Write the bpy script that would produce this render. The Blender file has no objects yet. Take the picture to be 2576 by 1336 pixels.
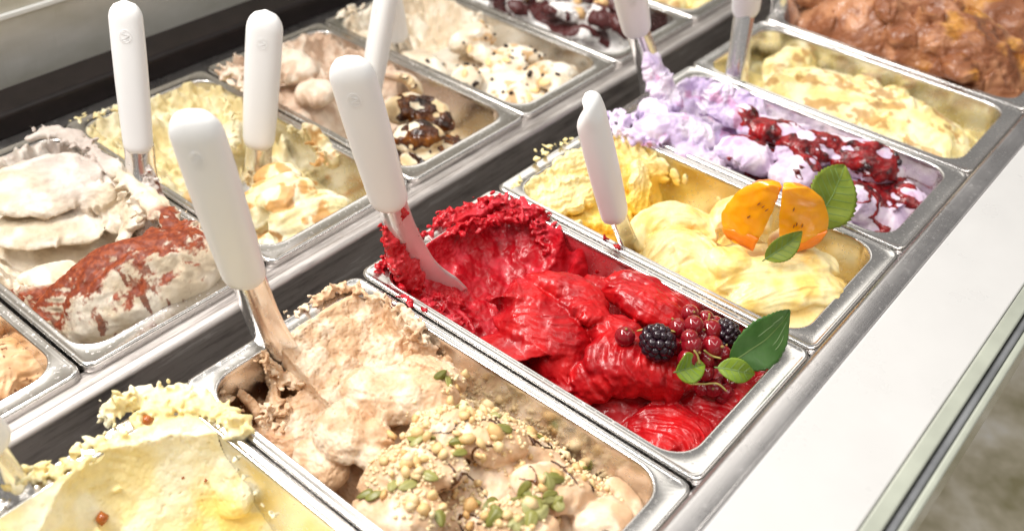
import bpy, math, random
import numpy as np
from mathutils import Vector, Matrix

# ------------------------------------------------------------------ camera, world, light, exposure
scn = bpy.context.scene
COL = scn.collection
CAM_POS = (-0.251432, -0.158470, 0.527562)
CAM_AIM = (0.273374, 0.244012, 0.0)
CAM_ROLL = 0.0627
cd = bpy.data.cameras.new('camera')
cam = bpy.data.objects.new('camera', cd)
COL.objects.link(cam)
scn.camera = cam
_f = (Vector(CAM_AIM) - Vector(CAM_POS)).normalized()
_r = _f.cross(Vector((0, 0, 1))).normalized()
_u = _r.cross(_f)
_c, _s = math.cos(CAM_ROLL), math.sin(CAM_ROLL)
_x = _c * _r + _s * _u
_y = -_s * _r + _c * _u
cam.matrix_world = Matrix(((_x.x, _y.x, -_f.x, CAM_POS[0]), (_x.y, _y.y, -_f.y, CAM_POS[1]),
                           (_x.z, _y.z, -_f.z, CAM_POS[2]), (0, 0, 0, 1)))
cd.sensor_width = 36.0
cd.lens = 36.0 * 2486.5 / 2576.0
cd.clip_start = 0.02
cd.clip_end = 60
cd.dof.use_dof = True
cd.dof.focus_distance = 0.80
cd.dof.aperture_fstop = 4.2

world = bpy.data.worlds.new('World')
scn.world = world
world.use_nodes = True
world.node_tree.nodes['Background'].inputs[0].default_value = (1.0, 0.97, 0.93, 1)
world.node_tree.nodes['Background'].inputs[1].default_value = 0.27

def area(name, loc, aim, sx, sy, power, color):
    l = bpy.data.lights.new(name, 'AREA')
    l.shape = 'RECTANGLE'
    l.size, l.size_y, l.energy, l.color = sx, sy, power, color
    o = bpy.data.objects.new(name, l)
    COL.objects.link(o)
    o.location = loc
    o.rotation_euler = (Vector(aim) - Vector(loc)).to_track_quat('-Z', 'Y').to_euler()
    return o
# ceiling tubes over the counter, and the cabinet's own warm strip over the front row
area('ceiling_tube', (-0.20, 1.05, 1.40), (0.25, 0.30, 0.0), 1.6, 0.14, 40, (1.0, 0.965, 0.92))
area('ceiling_tube', (0.10, 0.35, 1.75), (0.25, 0.30, 0.0), 2.2, 0.10, 12, (1.0, 0.97, 0.93))
area('flange_fill_light', (1.70, 1.25, 1.50), (0.4, 0.2, 0.0), 1.5, 1.1, 8, (1.0, 0.96, 0.88))  # added fill light out of view, placed where the front flanges mirror it
area('ceiling_tube', (0.60, -0.75, 1.60), (0.35, 0.20, 0.0), 1.8, 0.12, 6, (1.0, 0.95, 0.86))
scn.view_settings.view_transform = 'Standard'
scn.view_settings.look = 'None'
scn.view_settings.exposure = 0.28
scn.view_settings.gamma = 1.0

rng = np.random.default_rng(11)
random.seed(5)
PW, PL = 0.17649, 0.33263            # pitch of the pans along the row, length of a pan
YB, ZB, XB = 0.41075, -0.0161, -0.0300   # back row: front edge, rim height, first boundary

# ------------------------------------------------------------------ noise
_pr = np.random.default_rng(3)
_perm = np.concatenate([_pr.permutation(256)] * 3).astype(np.int32)
_val = _pr.uniform(-1, 1, 768).astype(np.float32)
def pn(p, seed=0):
    p = (p * 1.55 + np.array([seed * 17.31, seed * 5.77, seed * 11.13])).astype(np.float32)
    p = np.stack([p[:, 0] * .8 - p[:, 1] * .6, p[:, 0] * .6 * .8 + p[:, 1] * .8 * .8 - p[:, 2] * .6, p[:, 0] * .36 + p[:, 1] * .48 + p[:, 2] * .8], 0)
    fl = np.floor(p); i = fl.astype(np.int32) & 255; f = p - fl
    u = f * f * f * (f * (f * 6 - 15) + 10)
    r = []
    for dx in (0, 1):
        a = _perm[i[0] + dx]
        c = []
        for dy in (0, 1):
            b = _perm[a + ((i[1] + dy) & 255)]
            v0 = _val[b + i[2]]; v1 = _val[b + ((i[2] + 1) & 255)]
            c.append(v0 + (v1 - v0) * u[2])
        r.append(c[0] + (c[1] - c[0]) * u[1])
    return (r[0] + (r[1] - r[0]) * u[0]) * 1.05
def fbm(p, freq, octs=3, seed=0):
    s = 0; a = 1.0
    for k in range(octs):
        s = s + a * pn(p * (freq * 2 ** k), seed + k * 3); a *= 0.5
    return s
def sst(a, b, x):
    t = np.clip((x - a) / (b - a), 0, 1)
    return t * t * (3 - 2 * t)

# ------------------------------------------------------------------ mesh helpers
def fill(me, v, f):
    v = np.asarray(v, np.float32); k = f.shape[1]
    me.vertices.add(len(v)); me.vertices.foreach_set('co', v.ravel())
    me.loops.add(f.size); me.loops.foreach_set('vertex_index', np.ascontiguousarray(f, np.int32).ravel())
    me.polygons.add(len(f)); me.polygons.foreach_set('loop_start', np.arange(0, f.size, k, dtype=np.int32))
    me.update(calc_edges=True)
def mesh_obj(name, v, f, mat=None, parent=None, smooth=True):
    me = bpy.data.meshes.new(name)
    if isinstance(f, np.ndarray): fill(me, v, f)
    else: me.from_pydata([tuple(map(float, q)) for q in v], [], [tuple(map(int, q)) for q in f])
    if smooth: me.polygons.foreach_set('use_smooth', [True] * len(me.polygons))
    if mat: me.materials.append(mat)
    o = bpy.data.objects.new(name, me)
    COL.objects.link(o)
    if parent: o.parent = parent
    return o
def tag(o, label, cat, group=None, kind=None):
    if label: o['label'] = label
    if cat: o['category'] = cat
    if group: o['group'] = group
    if kind: o['kind'] = kind
    return o
def empty(name, loc=(0, 0, 0)):
    o = bpy.data.objects.new(name, None)
    COL.objects.link(o); o.location = loc; o.empty_display_size = 0.02
    return o
def loft(rings, cap0=True, cap1=True, closed=True):
    n = len(rings[0]); v = [p for r in rings for p in r]; f = []
    for i in range(len(rings) - 1):
        for j in range(n if closed else n - 1):
            k = (j + 1) % n
            f.append((i * n + j, i * n + k, (i + 1) * n + k, (i + 1) * n + j))
    if cap0: f.append(tuple(range(n - 1, -1, -1)))
    if cap1: f.append(tuple((len(rings) - 1) * n + j for j in range(n)))
    return v, f
def rrect(x0, x1, y0, y1, r, z, n=8):
    r = max(min(r, (x1 - x0) / 2 - 1e-5, (y1 - y0) / 2 - 1e-5), 1e-5); out = []
    for cx, cy, a0 in ((x1 - r, y1 - r, 0), (x0 + r, y1 - r, 90), (x0 + r, y0 + r, 180), (x1 - r, y0 + r, 270)):
        for k in range(n):
            a = math.radians(a0 + 90 * k / (n - 1))
            out.append((cx + r * math.cos(a), cy + r * math.sin(a), z))
    return out
def spline(pts, n):
    p = np.array(pts, float)
    if len(p) == 2: return p[0] + (p[1] - p[0]) * np.linspace(0, 1, n)[:, None]
    q = np.vstack([2 * p[0] - p[1], p, 2 * p[-1] - p[-2]])
    out = []
    for t in np.linspace(0, len(p) - 1 - 1e-9, n):
        i = int(t); u = t - i; a, b, c, d = q[i:i + 4]
        out.append(.5 * (2 * b + (c - a) * u + (2 * a - 5 * b + 4 * c - d) * u * u + (3 * b - a - 3 * c + d) * u ** 3))
    return np.array(out)
class Soup:
    """many closed shells gathered as triangles"""
    def __init__(s): s.v = []; s.t = []; s.n = 0
    def add(s, v, f):
        v = np.asarray(v, float); f = np.asarray(f)
        if f.shape[1] == 4: f = np.vstack([f[:, [0, 1, 2]], f[:, [0, 2, 3]]])
        s.v.append(v); s.t.append(f + s.n); s.n += len(v)
    def verts(s): return np.vstack(s.v)
    @property
    def f(s): return np.vstack(s.t)
def tube_quads(n, m):
    i, j = np.meshgrid(np.arange(n - 1), np.arange(m), indexing='ij'); k = (j + 1) % m
    q = np.stack([i * m + j, i * m + k, (i + 1) * m + k, (i + 1) * m + j], -1).reshape(-1, 4)
    t = np.vstack([q[:, [0, 1, 2]], q[:, [0, 2, 3]]])
    c0 = np.array([(0, a + 1, a) for a in range(1, m - 1)]); b = (n - 1) * m
    c1 = np.array([(b, b + a, b + a + 1) for a in range(1, m - 1)])
    return np.vstack([t, c0, c1])
def ribbon(path, w, t, roll=0.0, stri=0, sa=0.0008, arch=0.0, taper=(0.35, 0.35), rag=0.12, seed=0, n=36, m=36, up=(0, 0, 1), flat=2.6):
    """one spatula stroke: flattened, arched, grooved, with ragged edges and rounded ends (half width w, half thickness t)"""
    P_ = spline(path, n)
    T = np.gradient(P_, axis=0); T /= np.linalg.norm(T, axis=1)[:, None] + 1e-9
    U = np.array(up, float)
    S = np.cross(T, U); S /= np.linalg.norm(S, axis=1)[:, None] + 1e-9
    N = np.cross(S, T)
    ro = np.radians(np.interp(np.linspace(0, 1, n), np.linspace(0, 1, len(np.atleast_1d(roll))), np.atleast_1d(roll)))[:, None]
    S, N = S * np.cos(ro) + N * np.sin(ro), N * np.cos(ro) - S * np.sin(ro)
    k = np.linspace(0, 1, n)
    e = np.ones(n)
    if taper[0] > 0: e = np.minimum(e, np.sqrt(np.clip(1 - ((taper[0] - k).clip(0) / taper[0]) ** 2, 0, 1)))
    if taper[1] > 0: e = np.minimum(e, np.sqrt(np.clip(1 - ((k - 1 + taper[1]).clip(0) / taper[1]) ** 2, 0, 1)))
    e = np.maximum(e, 0.04)
    ws = np.atleast_1d(w); wv = np.interp(k, np.linspace(0, 1, len(ws)), ws)
    ts = np.atleast_1d(t); tv = np.interp(k, np.linspace(0, 1, len(ts)), ts)
    mt = max(m - 12, 10) if not stri else int(max(30, stri * 7))
    xt = np.sin(np.linspace(np.pi / 2, -np.pi / 2, mt + 1)[:-1] * .999) * .55 + np.linspace(1, -1, mt + 1)[:-1] * .45
    xb = np.linspace(-1, 1, 13)[:-1]
    cx = np.concatenate([xt, xb]); m = len(cx)
    cz = np.concatenate([(1 - np.abs(xt) ** flat).clip(0, 1) ** (1 / flat), -(1 - np.abs(xb) ** flat).clip(0, 1) ** (1 / flat)])
    KK, AA = np.meshgrid(np.arange(n), np.arange(m), indexing='ij')
    sx = cx[AA]; sz = cz[AA]
    q = np.stack([sx * 1.6, k[KK] * 2.2, np.zeros_like(sx)], -1).reshape(-1, 3)
    ragn = pn(np.stack([np.sign(sx) * 3, k[KK] * 7, sx * 0], -1).reshape(-1, 3), seed + 1).reshape(n, m) + .6 * pn(np.stack([np.sign(sx) * 5, k[KK] * 19, sx * 0], -1).reshape(-1, 3), seed + 2).reshape(n, m)
    ww = wv[KK] * e[KK] * (1 + rag * ragn)
    tt = tv[KK] * np.maximum(e[KK], .15)
    off = np.zeros_like(sx)
    if stri:
        ph = pn(np.stack([sx * 1.1, k[KK] * 1.5, sx * 0], -1).reshape(-1, 3), seed + 5).reshape(n, m)
        gro = np.abs(np.sin((sx * stri * .5 + ph * 1.4) * np.pi)) ** .6
        gro = gro * (0.5 + 0.7 * pn(np.stack([sx * stri * .35, k[KK] * 1.2, sx * 0 + 2], -1).reshape(-1, 3), seed + 6).reshape(n, m))
        off = sa * gro * (sz > 0.0)
    wob = fbm(P_[KK].reshape(-1, 3) + (S[KK] * (sx * ww)[..., None]).reshape(-1, 3), 45, 2, seed + 8).reshape(n, m)
    z = sz * tt + off - arch * wv[KK] * sx ** 2 * e[KK] + wob * tv[KK] * .22
    V = P_[KK] + S[KK] * (sx * ww)[..., None] + N[KK] * z[..., None]
    return V.reshape(-1, 3), tube_quads(n, m)
_ico = None
def ico():
    global _ico
    if _ico is None:
        import bmesh
        b = bmesh.new(); bmesh.ops.create_icosphere(b, subdivisions=3, radius=1)
        b.verts.ensure_lookup_table()
        _ico = (np.array([q.co[:] for q in b.verts]), np.array([[x.index for x in q.verts] for q in b.faces]))
        b.free()
    return _ico
_ico1 = None
def ico1():
    global _ico1
    if _ico1 is None:
        import bmesh
        b = bmesh.new(); bmesh.ops.create_icosphere(b, subdivisions=1, radius=1)
        _ico1 = (np.array([q.co[:] for q in b.verts]), np.array([[x.index for x in q.verts] for q in b.faces]))
        b.free()
    return _ico1
def blob(c, r, amp=0.25, freq=1.3, seed=0, rot=0):
    v, f = ico()
    d = 1 + amp * fbm(v, freq, 2, seed)
    v = v * d[:, None] * np.array(r if np.ndim(r) else (r, r, r))
    if rot:
        ca, sa = math.cos(rot), math.sin(rot)
        v = np.stack([v[:, 0] * ca - v[:, 1] * sa, v[:, 0] * sa + v[:, 1] * ca, v[:, 2]], -1)
    return v + np.array(c), f
def crust(soup, path, n, size=(0.0015, 0.005), spread=0.004, zup=0.003, seed=0):
    """ragged flakes of frozen gelato left standing along a line"""
    r = np.random.default_rng(seed)
    p = spline(path, 120); v0, f0 = ico1()
    for i in range(n):
        c = p[r.integers(120)] + r.normal(size=3) * np.array([spread, spread, zup * .35]) + np.array([0, 0, zup * r.random() ** 2])
        s = r.uniform(*size)
        v = v0 * (1 + r.uniform(-.55, .7, (len(v0), 1))) * s * np.array((r.uniform(.9, 2.0), r.uniform(.5, 1.0), r.uniform(.35, .8)))
        a, b_ = r.uniform(0, 6.28), r.normal() * .6
        ca, sa, cb, sb = math.cos(a), math.sin(a), math.cos(b_), math.sin(b_)
        v = np.stack([v[:, 0] * cb + v[:, 2] * sb, v[:, 1], -v[:, 0] * sb + v[:, 2] * cb], -1)
        v = np.stack([v[:, 0] * ca - v[:, 1] * sa, v[:, 0] * sa + v[:, 1] * ca, v[:, 2]], -1)
        soup.add(v + c, f0)

# ------------------------------------------------------------------ materials
def nm(name):
    m = bpy.data.materials.new(name); m.use_nodes = True
    t = m.node_tree; b = t.nodes['Principled BSDF']
    return m, t, b
def setc(s, c): s.default_value = (*c, 1)
def link_noise(t, scale, detail=3, rough=.55, coord='Object', stretch=None):
    tc = t.nodes.new('ShaderNodeTexCoord'); n = t.nodes.new('ShaderNodeTexNoise')
    n.inputs['Scale'].default_value = scale; n.inputs['Detail'].default_value = detail; n.inputs['Roughness'].default_value = rough
    if stretch:
        mp = t.nodes.new('ShaderNodeMapping'); mp.inputs['Scale'].default_value = stretch
        t.links.new(tc.outputs[coord], mp.inputs['Vector']); t.links.new(mp.outputs[0], n.inputs['Vector'])
    else: t.links.new(tc.outputs[coord], n.inputs['Vector'])
    return n
def ramp(t, fac, stops):
    r = t.nodes.new('ShaderNodeValToRGB')
    while len(r.color_ramp.elements) > 1: r.color_ramp.elements.remove(r.color_ramp.elements[-1])
    for i, (p, c) in enumerate(stops):
        e = r.color_ramp.elements[0] if i == 0 else r.color_ramp.elements.new(p)
        e.position = p; e.color = (*c, 1) if len(c) == 3 else c
    t.links.new(fac, r.inputs[0]); return r
def maprange(t, v, a, b, c, d):
    m = t.nodes.new('ShaderNodeMapRange')
    for i, x in enumerate((a, b, c, d)): m.inputs[i + 1].default_value = x
    t.links.new(v, m.inputs[0]); return m.outputs[0]
def bump(t, b, h, strength, dist, prev=None):
    n = t.nodes.new('ShaderNodeBump'); n.inputs['Strength'].default_value = strength; n.inputs['Distance'].default_value = dist
    t.links.new(h, n.inputs['Height'])
    if prev: t.links.new(prev.outputs[0], n.inputs['Normal'])
    t.links.new(n.outputs[0], b.inputs['Normal']); return n

def steel(name, col=(.62, .60, .58), r0=.16, r1=.34, brush=(1, 1, 1), bscale=60, bs=.12):
    m, t, b = nm(name)
    b.inputs['Metallic'].default_value = 1.0
    n = link_noise(t, bscale, 4, .6, 'Object', brush)
    n2 = link_noise(t, 14, 5, .65)
    mx = t.nodes.new('ShaderNodeMath'); mx.operation = 'MULTIPLY_ADD'; mx.inputs[1].default_value = .45
    t.links.new(n.outputs[0], mx.inputs[0])
    t.links.new(maprange(t, n2.outputs[0], .3, .75, 0, .55), mx.inputs[2])
    t.links.new(maprange(t, mx.outputs[0], .1, .8, r0, r1), b.inputs['Roughness'])
    rp = ramp(t, n2.outputs[0], [(.3, tuple(c * .86 for c in col)), (.6, col), (.8, tuple(min(1, c * 1.08) for c in col))])
    t.links.new(rp.outputs[0], b.inputs['Base Color'])
    bump(t, b, n.outputs[0], bs, .0004)
    sp = link_noise(t, 260, 2, .5); sm_ = t.nodes.new('ShaderNodeMath'); sm_.operation = 'ADD'
    rl = b.inputs['Roughness'].links[0].from_socket
    t.links.new(rl, sm_.inputs[0]); t.links.new(maprange(t, sp.outputs[0], .60, .70, 0, .16), sm_.inputs[1]); t.links.new(sm_.outputs[0], b.inputs['Roughness'])
    return m
M_PAN = steel('pan_steel', (.72, .70, .68), .13, .30, (1, 1, 6), 40, .08)
M_RAIL = steel('rail_steel', (.60, .58, .58), .2, .38, (.6, 14, 14), 60, .12)
M_DARK = steel('dark_brushed_steel', (.085, .070, .064), .30, .5, (.6, 14, 14), 55, .25)
M_BLADE = steel('blade_steel', (.84, .83, .82), .24, .38, (1, 1, 1), 50, .08)
M_BLADE.node_tree.nodes['Principled BSDF'].inputs['Metallic'].default_value = .55

M_BLADE2 = steel('bright_blade_steel', (.82, .81, .80), .12, .24, (1, 1, 1), 50, .08)
M_BLADE2.node_tree.nodes['Principled BSDF'].inputs['Metallic'].default_value = .9
def gel_mat(name, base=None, attr=True, rough=.42, sss=.25, rad=(.006, .004, .003), spec=.35, bs=.35, bscale=900, coat=0.0, b2=.3, b2s=160, wst=.7, wsc=34):
    m, t, b = nm(name)
    if attr:
        a = t.nodes.new('ShaderNodeAttribute'); a.attribute_name = 'pigment'
        n = link_noise(t, 120, 5, .65)
        mix = t.nodes.new('ShaderNodeMix'); mix.data_type = 'RGBA'; mix.blend_type = 'MULTIPLY'; mix.inputs[0].default_value = 1
        rp = ramp(t, n.outputs[0], [(.25, (.86, .84, .82)), (.6, (1, 1, 1))])
        t.links.new(a.outputs['Color'], mix.inputs[6]); t.links.new(rp.outputs[0], mix.inputs[7])
        t.links.new(mix.outputs[2], b.inputs['Base Color'])
    else: setc(b.inputs['Base Color'], base)
    nr = link_noise(t, 210, 4, .6)
    t.links.new(maprange(t, nr.outputs[0], .3, .7, max(rough - .12, .05), min(rough + .14, 1)), b.inputs['Roughness'])
    b.inputs['Specular IOR Level'].default_value = spec
    b.inputs['Subsurface Weight'].default_value = sss * .7
    b.inputs['Subsurface Radius'].default_value = tuple(q * .6 for q in rad)
    b.inputs['Subsurface Scale'].default_value = 1.0
    b.inputs['Coat Weight'].default_value = coat
    b.inputs['Coat Roughness'].default_value = .12
    wv = t.nodes.new('ShaderNodeTexWave'); tcw = t.nodes.new('ShaderNodeTexCoord'); t.links.new(tcw.outputs['Object'], wv.inputs['Vector'])
    wv.bands_direction = 'DIAGONAL'; wv.inputs['Scale'].default_value = wsc; wv.inputs['Distortion'].default_value = 22; wv.inputs['Detail'].default_value = 2.5
    wv.inputs['Detail Scale'].default_value = .35; wv.inputs['Detail Roughness'].default_value = .55
    wm = t.nodes.new('ShaderNodeMath'); wm.operation = 'MULTIPLY'
    t.links.new(wv.outputs['Fac'], wm.inputs[0]); t.links.new(maprange(t, link_noise(t, 22, 2, .5).outputs[0], .42, .62, 0, 1), wm.inputs[1])
    n1 = link_noise(t, bscale, 4, .7)
    n2 = link_noise(t, b2s, 5, .6)
    p = bump(t, b, n2.outputs[0], b2 * .6, .0008)
    p = bump(t, b, wm.outputs[0], wst, .0010, p)
    bump(t, b, n1.outputs[0], bs * .5, .0006, p)
    return m
def plain(name, col, rough=.5, metal=0, spec=.5, sss=0, coat=0, nscale=0, var=.1, bs=0, trans=0):
    m, t, b = nm(name)
    b.inputs['Roughness'].default_value = rough; b.inputs['Metallic'].default_value = metal
    b.inputs['Specular IOR Level'].default_value = spec; b.inputs['Coat Weight'].default_value = coat
    b.inputs['Coat Roughness'].default_value = .08
    b.inputs['Transmission Weight'].default_value = trans
    if sss:
        b.inputs['Subsurface Weight'].default_value = sss; b.inputs['Subsurface Radius'].default_value = (.004, .003, .002); b.inputs['Subsurface Scale'].default_value = 1
    if nscale:
        n = link_noise(t, nscale, 4, .6)
        rp = ramp(t, n.outputs[0], [(.3, tuple(c * (1 - var) for c in col)), (.7, tuple(min(c * (1 + var), 1) for c in col))])
        t.links.new(rp.outputs[0], b.inputs['Base Color'])
        if bs: bump(t, b, n.outputs[0], bs, .0008)
    else: setc(b.inputs['Base Color'], col)
    return m

# ------------------------------------------------------------------ cabinet
def extrude_x(name, prof, x0, x1, mat, parent, nseg=1):
    rings = []
    for k in range(nseg + 1):
        x = x0 + (x1 - x0) * k / nseg
        rings.append([(x, y, z) for y, z in prof])
    v, f = loft(rings)
    o = mesh_obj(name, v, f, mat, parent, True)
    md = o.modifiers.new('bevel', 'BEVEL'); md.width = .0018; md.segments = 3; md.limit_method = 'ANGLE'; md.angle_limit = math.radians(35)
    o.data.polygons.foreach_set('use_smooth', [True] * len(o.data.polygons))
    wn = o.modifiers.new('wn', 'WEIGHTED_NORMAL'); wn.keep_sharp = False
    return o
cab = tag(empty('display_cabinet', (0.3, 0.2, -0.14)), 'steel ice cream display cabinet with white ledge, dividing channel and dark back rail', 'display case')
def cpart(name, prof, mat, x0=-0.75, x1=2.1):
    o = extrude_x(name, prof, x0, x1, mat, None)
    o.parent = cab; o.matrix_parent_inverse = Matrix.Translation((-0.3, -0.2, 0.14))
    return o
M_WELL = steel('well_steel', (.36, .34, .33), .35, .6, (1, 1, 1), 30, .1)
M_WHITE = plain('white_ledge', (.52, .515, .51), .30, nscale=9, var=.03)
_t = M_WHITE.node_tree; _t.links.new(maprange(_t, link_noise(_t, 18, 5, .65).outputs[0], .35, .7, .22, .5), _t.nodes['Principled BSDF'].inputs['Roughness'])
M_BLACK = plain('black_rail', (.012, .008, .008), .34, spec=.3, nscale=60, var=.3)
M_GLASSE = plain('glass_edge', (.36, .38, .32), .14, spec=.8, nscale=12, var=.2, coat=.6)
M_SEAL = plain('grey_seal', (.16, .165, .175), .32, nscale=20, var=.3)
cpart('well_floor', [(-.01, -.16), (-.01, -.14), (.80, -.14), (.80, -.16)], M_WELL)
M_DIV = steel('divider_steel', (.56, .52, .50), .36, .58, (.6, 14, 14), 60, .2)
_t = M_DIV.node_tree; _b = _t.nodes['Principled BSDF']
_n = link_noise(_t, 30, 6, .7, 'Object', (.35, 4, 3)); _rp = ramp(_t, _n.outputs[0], [(.36, (.30, .27, .26)), (.5, (.56, .52, .50)), (.60, (.60, .56, .54)), (.64, (.78, .75, .73))])
_t.links.new(_rp.outputs[0], _b.inputs['Base Color'])
cpart('divider_channel', [(.3845, -.139), (.3845, -.0215), (.3862, -.0180), (.3895, -.0162), (.3935, -.0160), (.3970, -.0175), (.3985, -.021), (.4200, -.024), (.4200, -.139)], M_DIV)
cpart('front_support', [(-.012, -.139), (-.012, -.004), (.004, -.008), (.004, -.139)], M_RAIL)
cpart('steel_trim', [(-.0335, .030), (-.0335, .0455), (-.030, .0465), (-.0185, .0465), (-.0140, .0440), (-.0128, .039), (-.0128, .005), (-.0325, .005)], M_RAIL)
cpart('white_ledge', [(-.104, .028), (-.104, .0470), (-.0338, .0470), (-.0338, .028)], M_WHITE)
cpart('glass_strip', [(-.1155, .026), (-.1155, .0490), (-.1045, .0490), (-.1045, .026)], M_GLASSE)
cpart('seal_strip', [(-.1215, .024), (-.1215, .0455), (-.116, .0455), (-.116, .024)], M_SEAL)
cpart('outer_edge', [(-.1275, -.02), (-.1275, .0475), (-.122, .0475), (-.122, -.02)], M_GLASSE)
cpart('back_ledge', [(.742, -.139), (.742, -.024), (.768, -.022), (.768, -.139)], M_RAIL)
cpart('black_back_rail', [(.7685, -.06), (.7685, .0), (.7720, .004), (.812, .006), (.8155, .002), (.8155, -.06)], M_BLACK)

# frosted panel behind the cabinet, with the bright edge of its upper frame
mp, t, b = nm('frosted_back_panel')
n = link_noise(t, 5, 4, .6, 'Object', (1, 1, 2.2)); n2 = link_noise(t, 60, 3, .6, 'Object', (3, 1, .6))
rp = ramp(t, n.outputs[0], [(.30, (.40, .40, .27)), (.46, (.62, .60, .53)), (.66, (.78, .76, .72))])
t.links.new(rp.outputs[0], b.inputs['Base Color']); b.inputs['Roughness'].default_value = .42; b.inputs['Metallic'].default_value = .2
bump(t, b, n2.outputs[0], .3, .003)
panel = tag(empty('back_panel', (0.2, 0.86, 0.0)), 'frosted grey panel rising behind the black back rail', 'panel')
v, f = loft([rrect(-.75, 2.1, -.06, .62, .004, z, 2) for z in (0, .008)])
v = [(x, .868 - z, y) for x, y, z in v]
o = mesh_obj('sheet', v, [tuple(reversed(q)) for q in f], mp, None, False); o.parent = panel; o.matrix_parent_inverse = Matrix.Translation((-0.2, -0.86, 0))
M_BRIGHT = plain('bright_frame', (.86, .86, .84), .25, nscale=30, var=.04)
v, f = loft([[(x, .8595, z0) , (x, .8560, z0 + .001), (x, .8560, z0 + .005), (x, .8595, z0 + .006)] for x, z0 in ((-.75, .054), (2.1, .054))])
o = mesh_obj('frame_edge', v, f, M_BRIGHT, None, False); o.parent = panel; o.matrix_parent_inverse = Matrix.Translation((-0.2, -0.86, 0))

# floor of the shop side, far below and out of focus
mf, t, b = nm('shop_side_floor')
n = link_noise(t, 9, 4, .6); rp = ramp(t, n.outputs[0], [(.34, (.36, .32, .18)), (.48, (.62, .56, .42)), (.58, (.80, .75, .64)), (.68, (.90, .88, .84))])
t.links.new(rp.outputs[0], b.inputs['Base Color']); b.inputs['Roughness'].default_value = .5
v, f = [(-1.5, -1.2, -.42), (2.6, -1.2, -.42), (2.6, -.02, -.42), (-1.5, -.02, -.42)], [(0, 1, 2, 3)]
tag(mesh_obj('floor', v, f, mf, None, False), 'beige blurred floor beyond the outer edge of the cabinet', None, kind='structure')

# ------------------------------------------------------------------ pans
MX, MF, MB, RI = 0.0105, 0.0180, 0.0160, 0.024   # flange widths (side, front, back), inner corner radius
DEPTH = 0.115
def pan_mesh():
    L_ = []
    g = .0011                                       # half gap between neighbours
    def outer(o, z, r): L_.append(rrect(g + o, PW - g - o, o, PL - o, r, z))
    def inner(i, z, r): L_.append(rrect(MX + i, PW - MX - i, MF + i, PL - MB - i, r, z))
    outer(.0012, -.0095, .009); outer(.0002, -.0085, .010); outer(0, -.0060, .010); outer(0, -.0022, .010); outer(.0005, -.0009, .0098)
    outer(.0016, -.0001, .009); outer(.0030, 0, .008); outer(.0042, -.0004, .0075); outer(.0050, -.0007, .007)
    inner(-.0030, -.0007, .025); inner(-.0019, -.0004, .025); inner(-.0010, -.0002, .0245); inner(-.0003, -.0009, .024); inner(.0002, -.0022, .024); inner(.0004, -.005, .024)
    inner(.0010, -.03, .0235); inner(.0022, -DEPTH + .012, .023); inner(.0045, -DEPTH + .004, .021); inner(.011, -DEPTH, .016)
    v, f = loft(L_, False, True)
    return v, f
_pan = None
def pan(k, row, label, dz=0.0):
    global _pan
    x0, y0, z0 = (k * PW, 0, 0) if row == 'front' else (XB + k * PW, YB, ZB)
    if _pan is None:
        v, f = pan_mesh(); o = mesh_obj('gelato_pan', v, f, M_PAN); _pan = o
    else:
        o = _pan.copy(); COL.objects.link(o)
    o.location = (x0, y0, z0 + dz)
    o.rotation_euler = (0, 0, math.radians(float(rng.uniform(-.12, .12))))
    return tag(o, label, 'pan', 'gelato pans set in two rows')
pan(-1, 'front', 'steel pan of pale yellow vanilla gelato at the bottom left corner', .0004)
pan(0, 'front', 'steel pan of hazelnut gelato topped with nut crumbs and green seeds', 0)
pan(1, 'front', 'steel pan of red berry sorbet topped with blackberries', .0008)
pan(2, 'front', 'steel pan of yellow gelato topped with orange fruit wedges', 0)
pan(3, 'front', 'steel pan of lilac gelato with dark red berry sauce', .0006)
pan(4, 'front', 'steel pan of cream gelato with caramel streaks beside the chocolate one', 0)
pan(5, 'front', 'steel pan under the tall chocolate gelato in the upper right corner', .0005)
pan(6, 'front', 'steel pan beyond the tall chocolate gelato at the right edge', 0)
pan(-1, 'back', 'steel pan of light brown coffee gelato at the left edge', 0)
pan(0, 'back', 'steel pan of ivory gelato with a cocoa dusted mound', .0008)
pan(1, 'back', 'steel pan of pale vanilla gelato dusted with cinnamon', 0)
pan(2, 'back', 'steel pan of beige gelato with glossy dark caramel sauce', .0005)
pan(3, 'back', 'steel pan of ivory gelato scattered with dark chocolate chips', 0)
pan(4, 'back', 'steel pan of white gelato covered with dark chocolate and nuts', .0004)
pan(5, 'back', 'steel pan of cream and caramel gelato at the top edge', 0)

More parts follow.
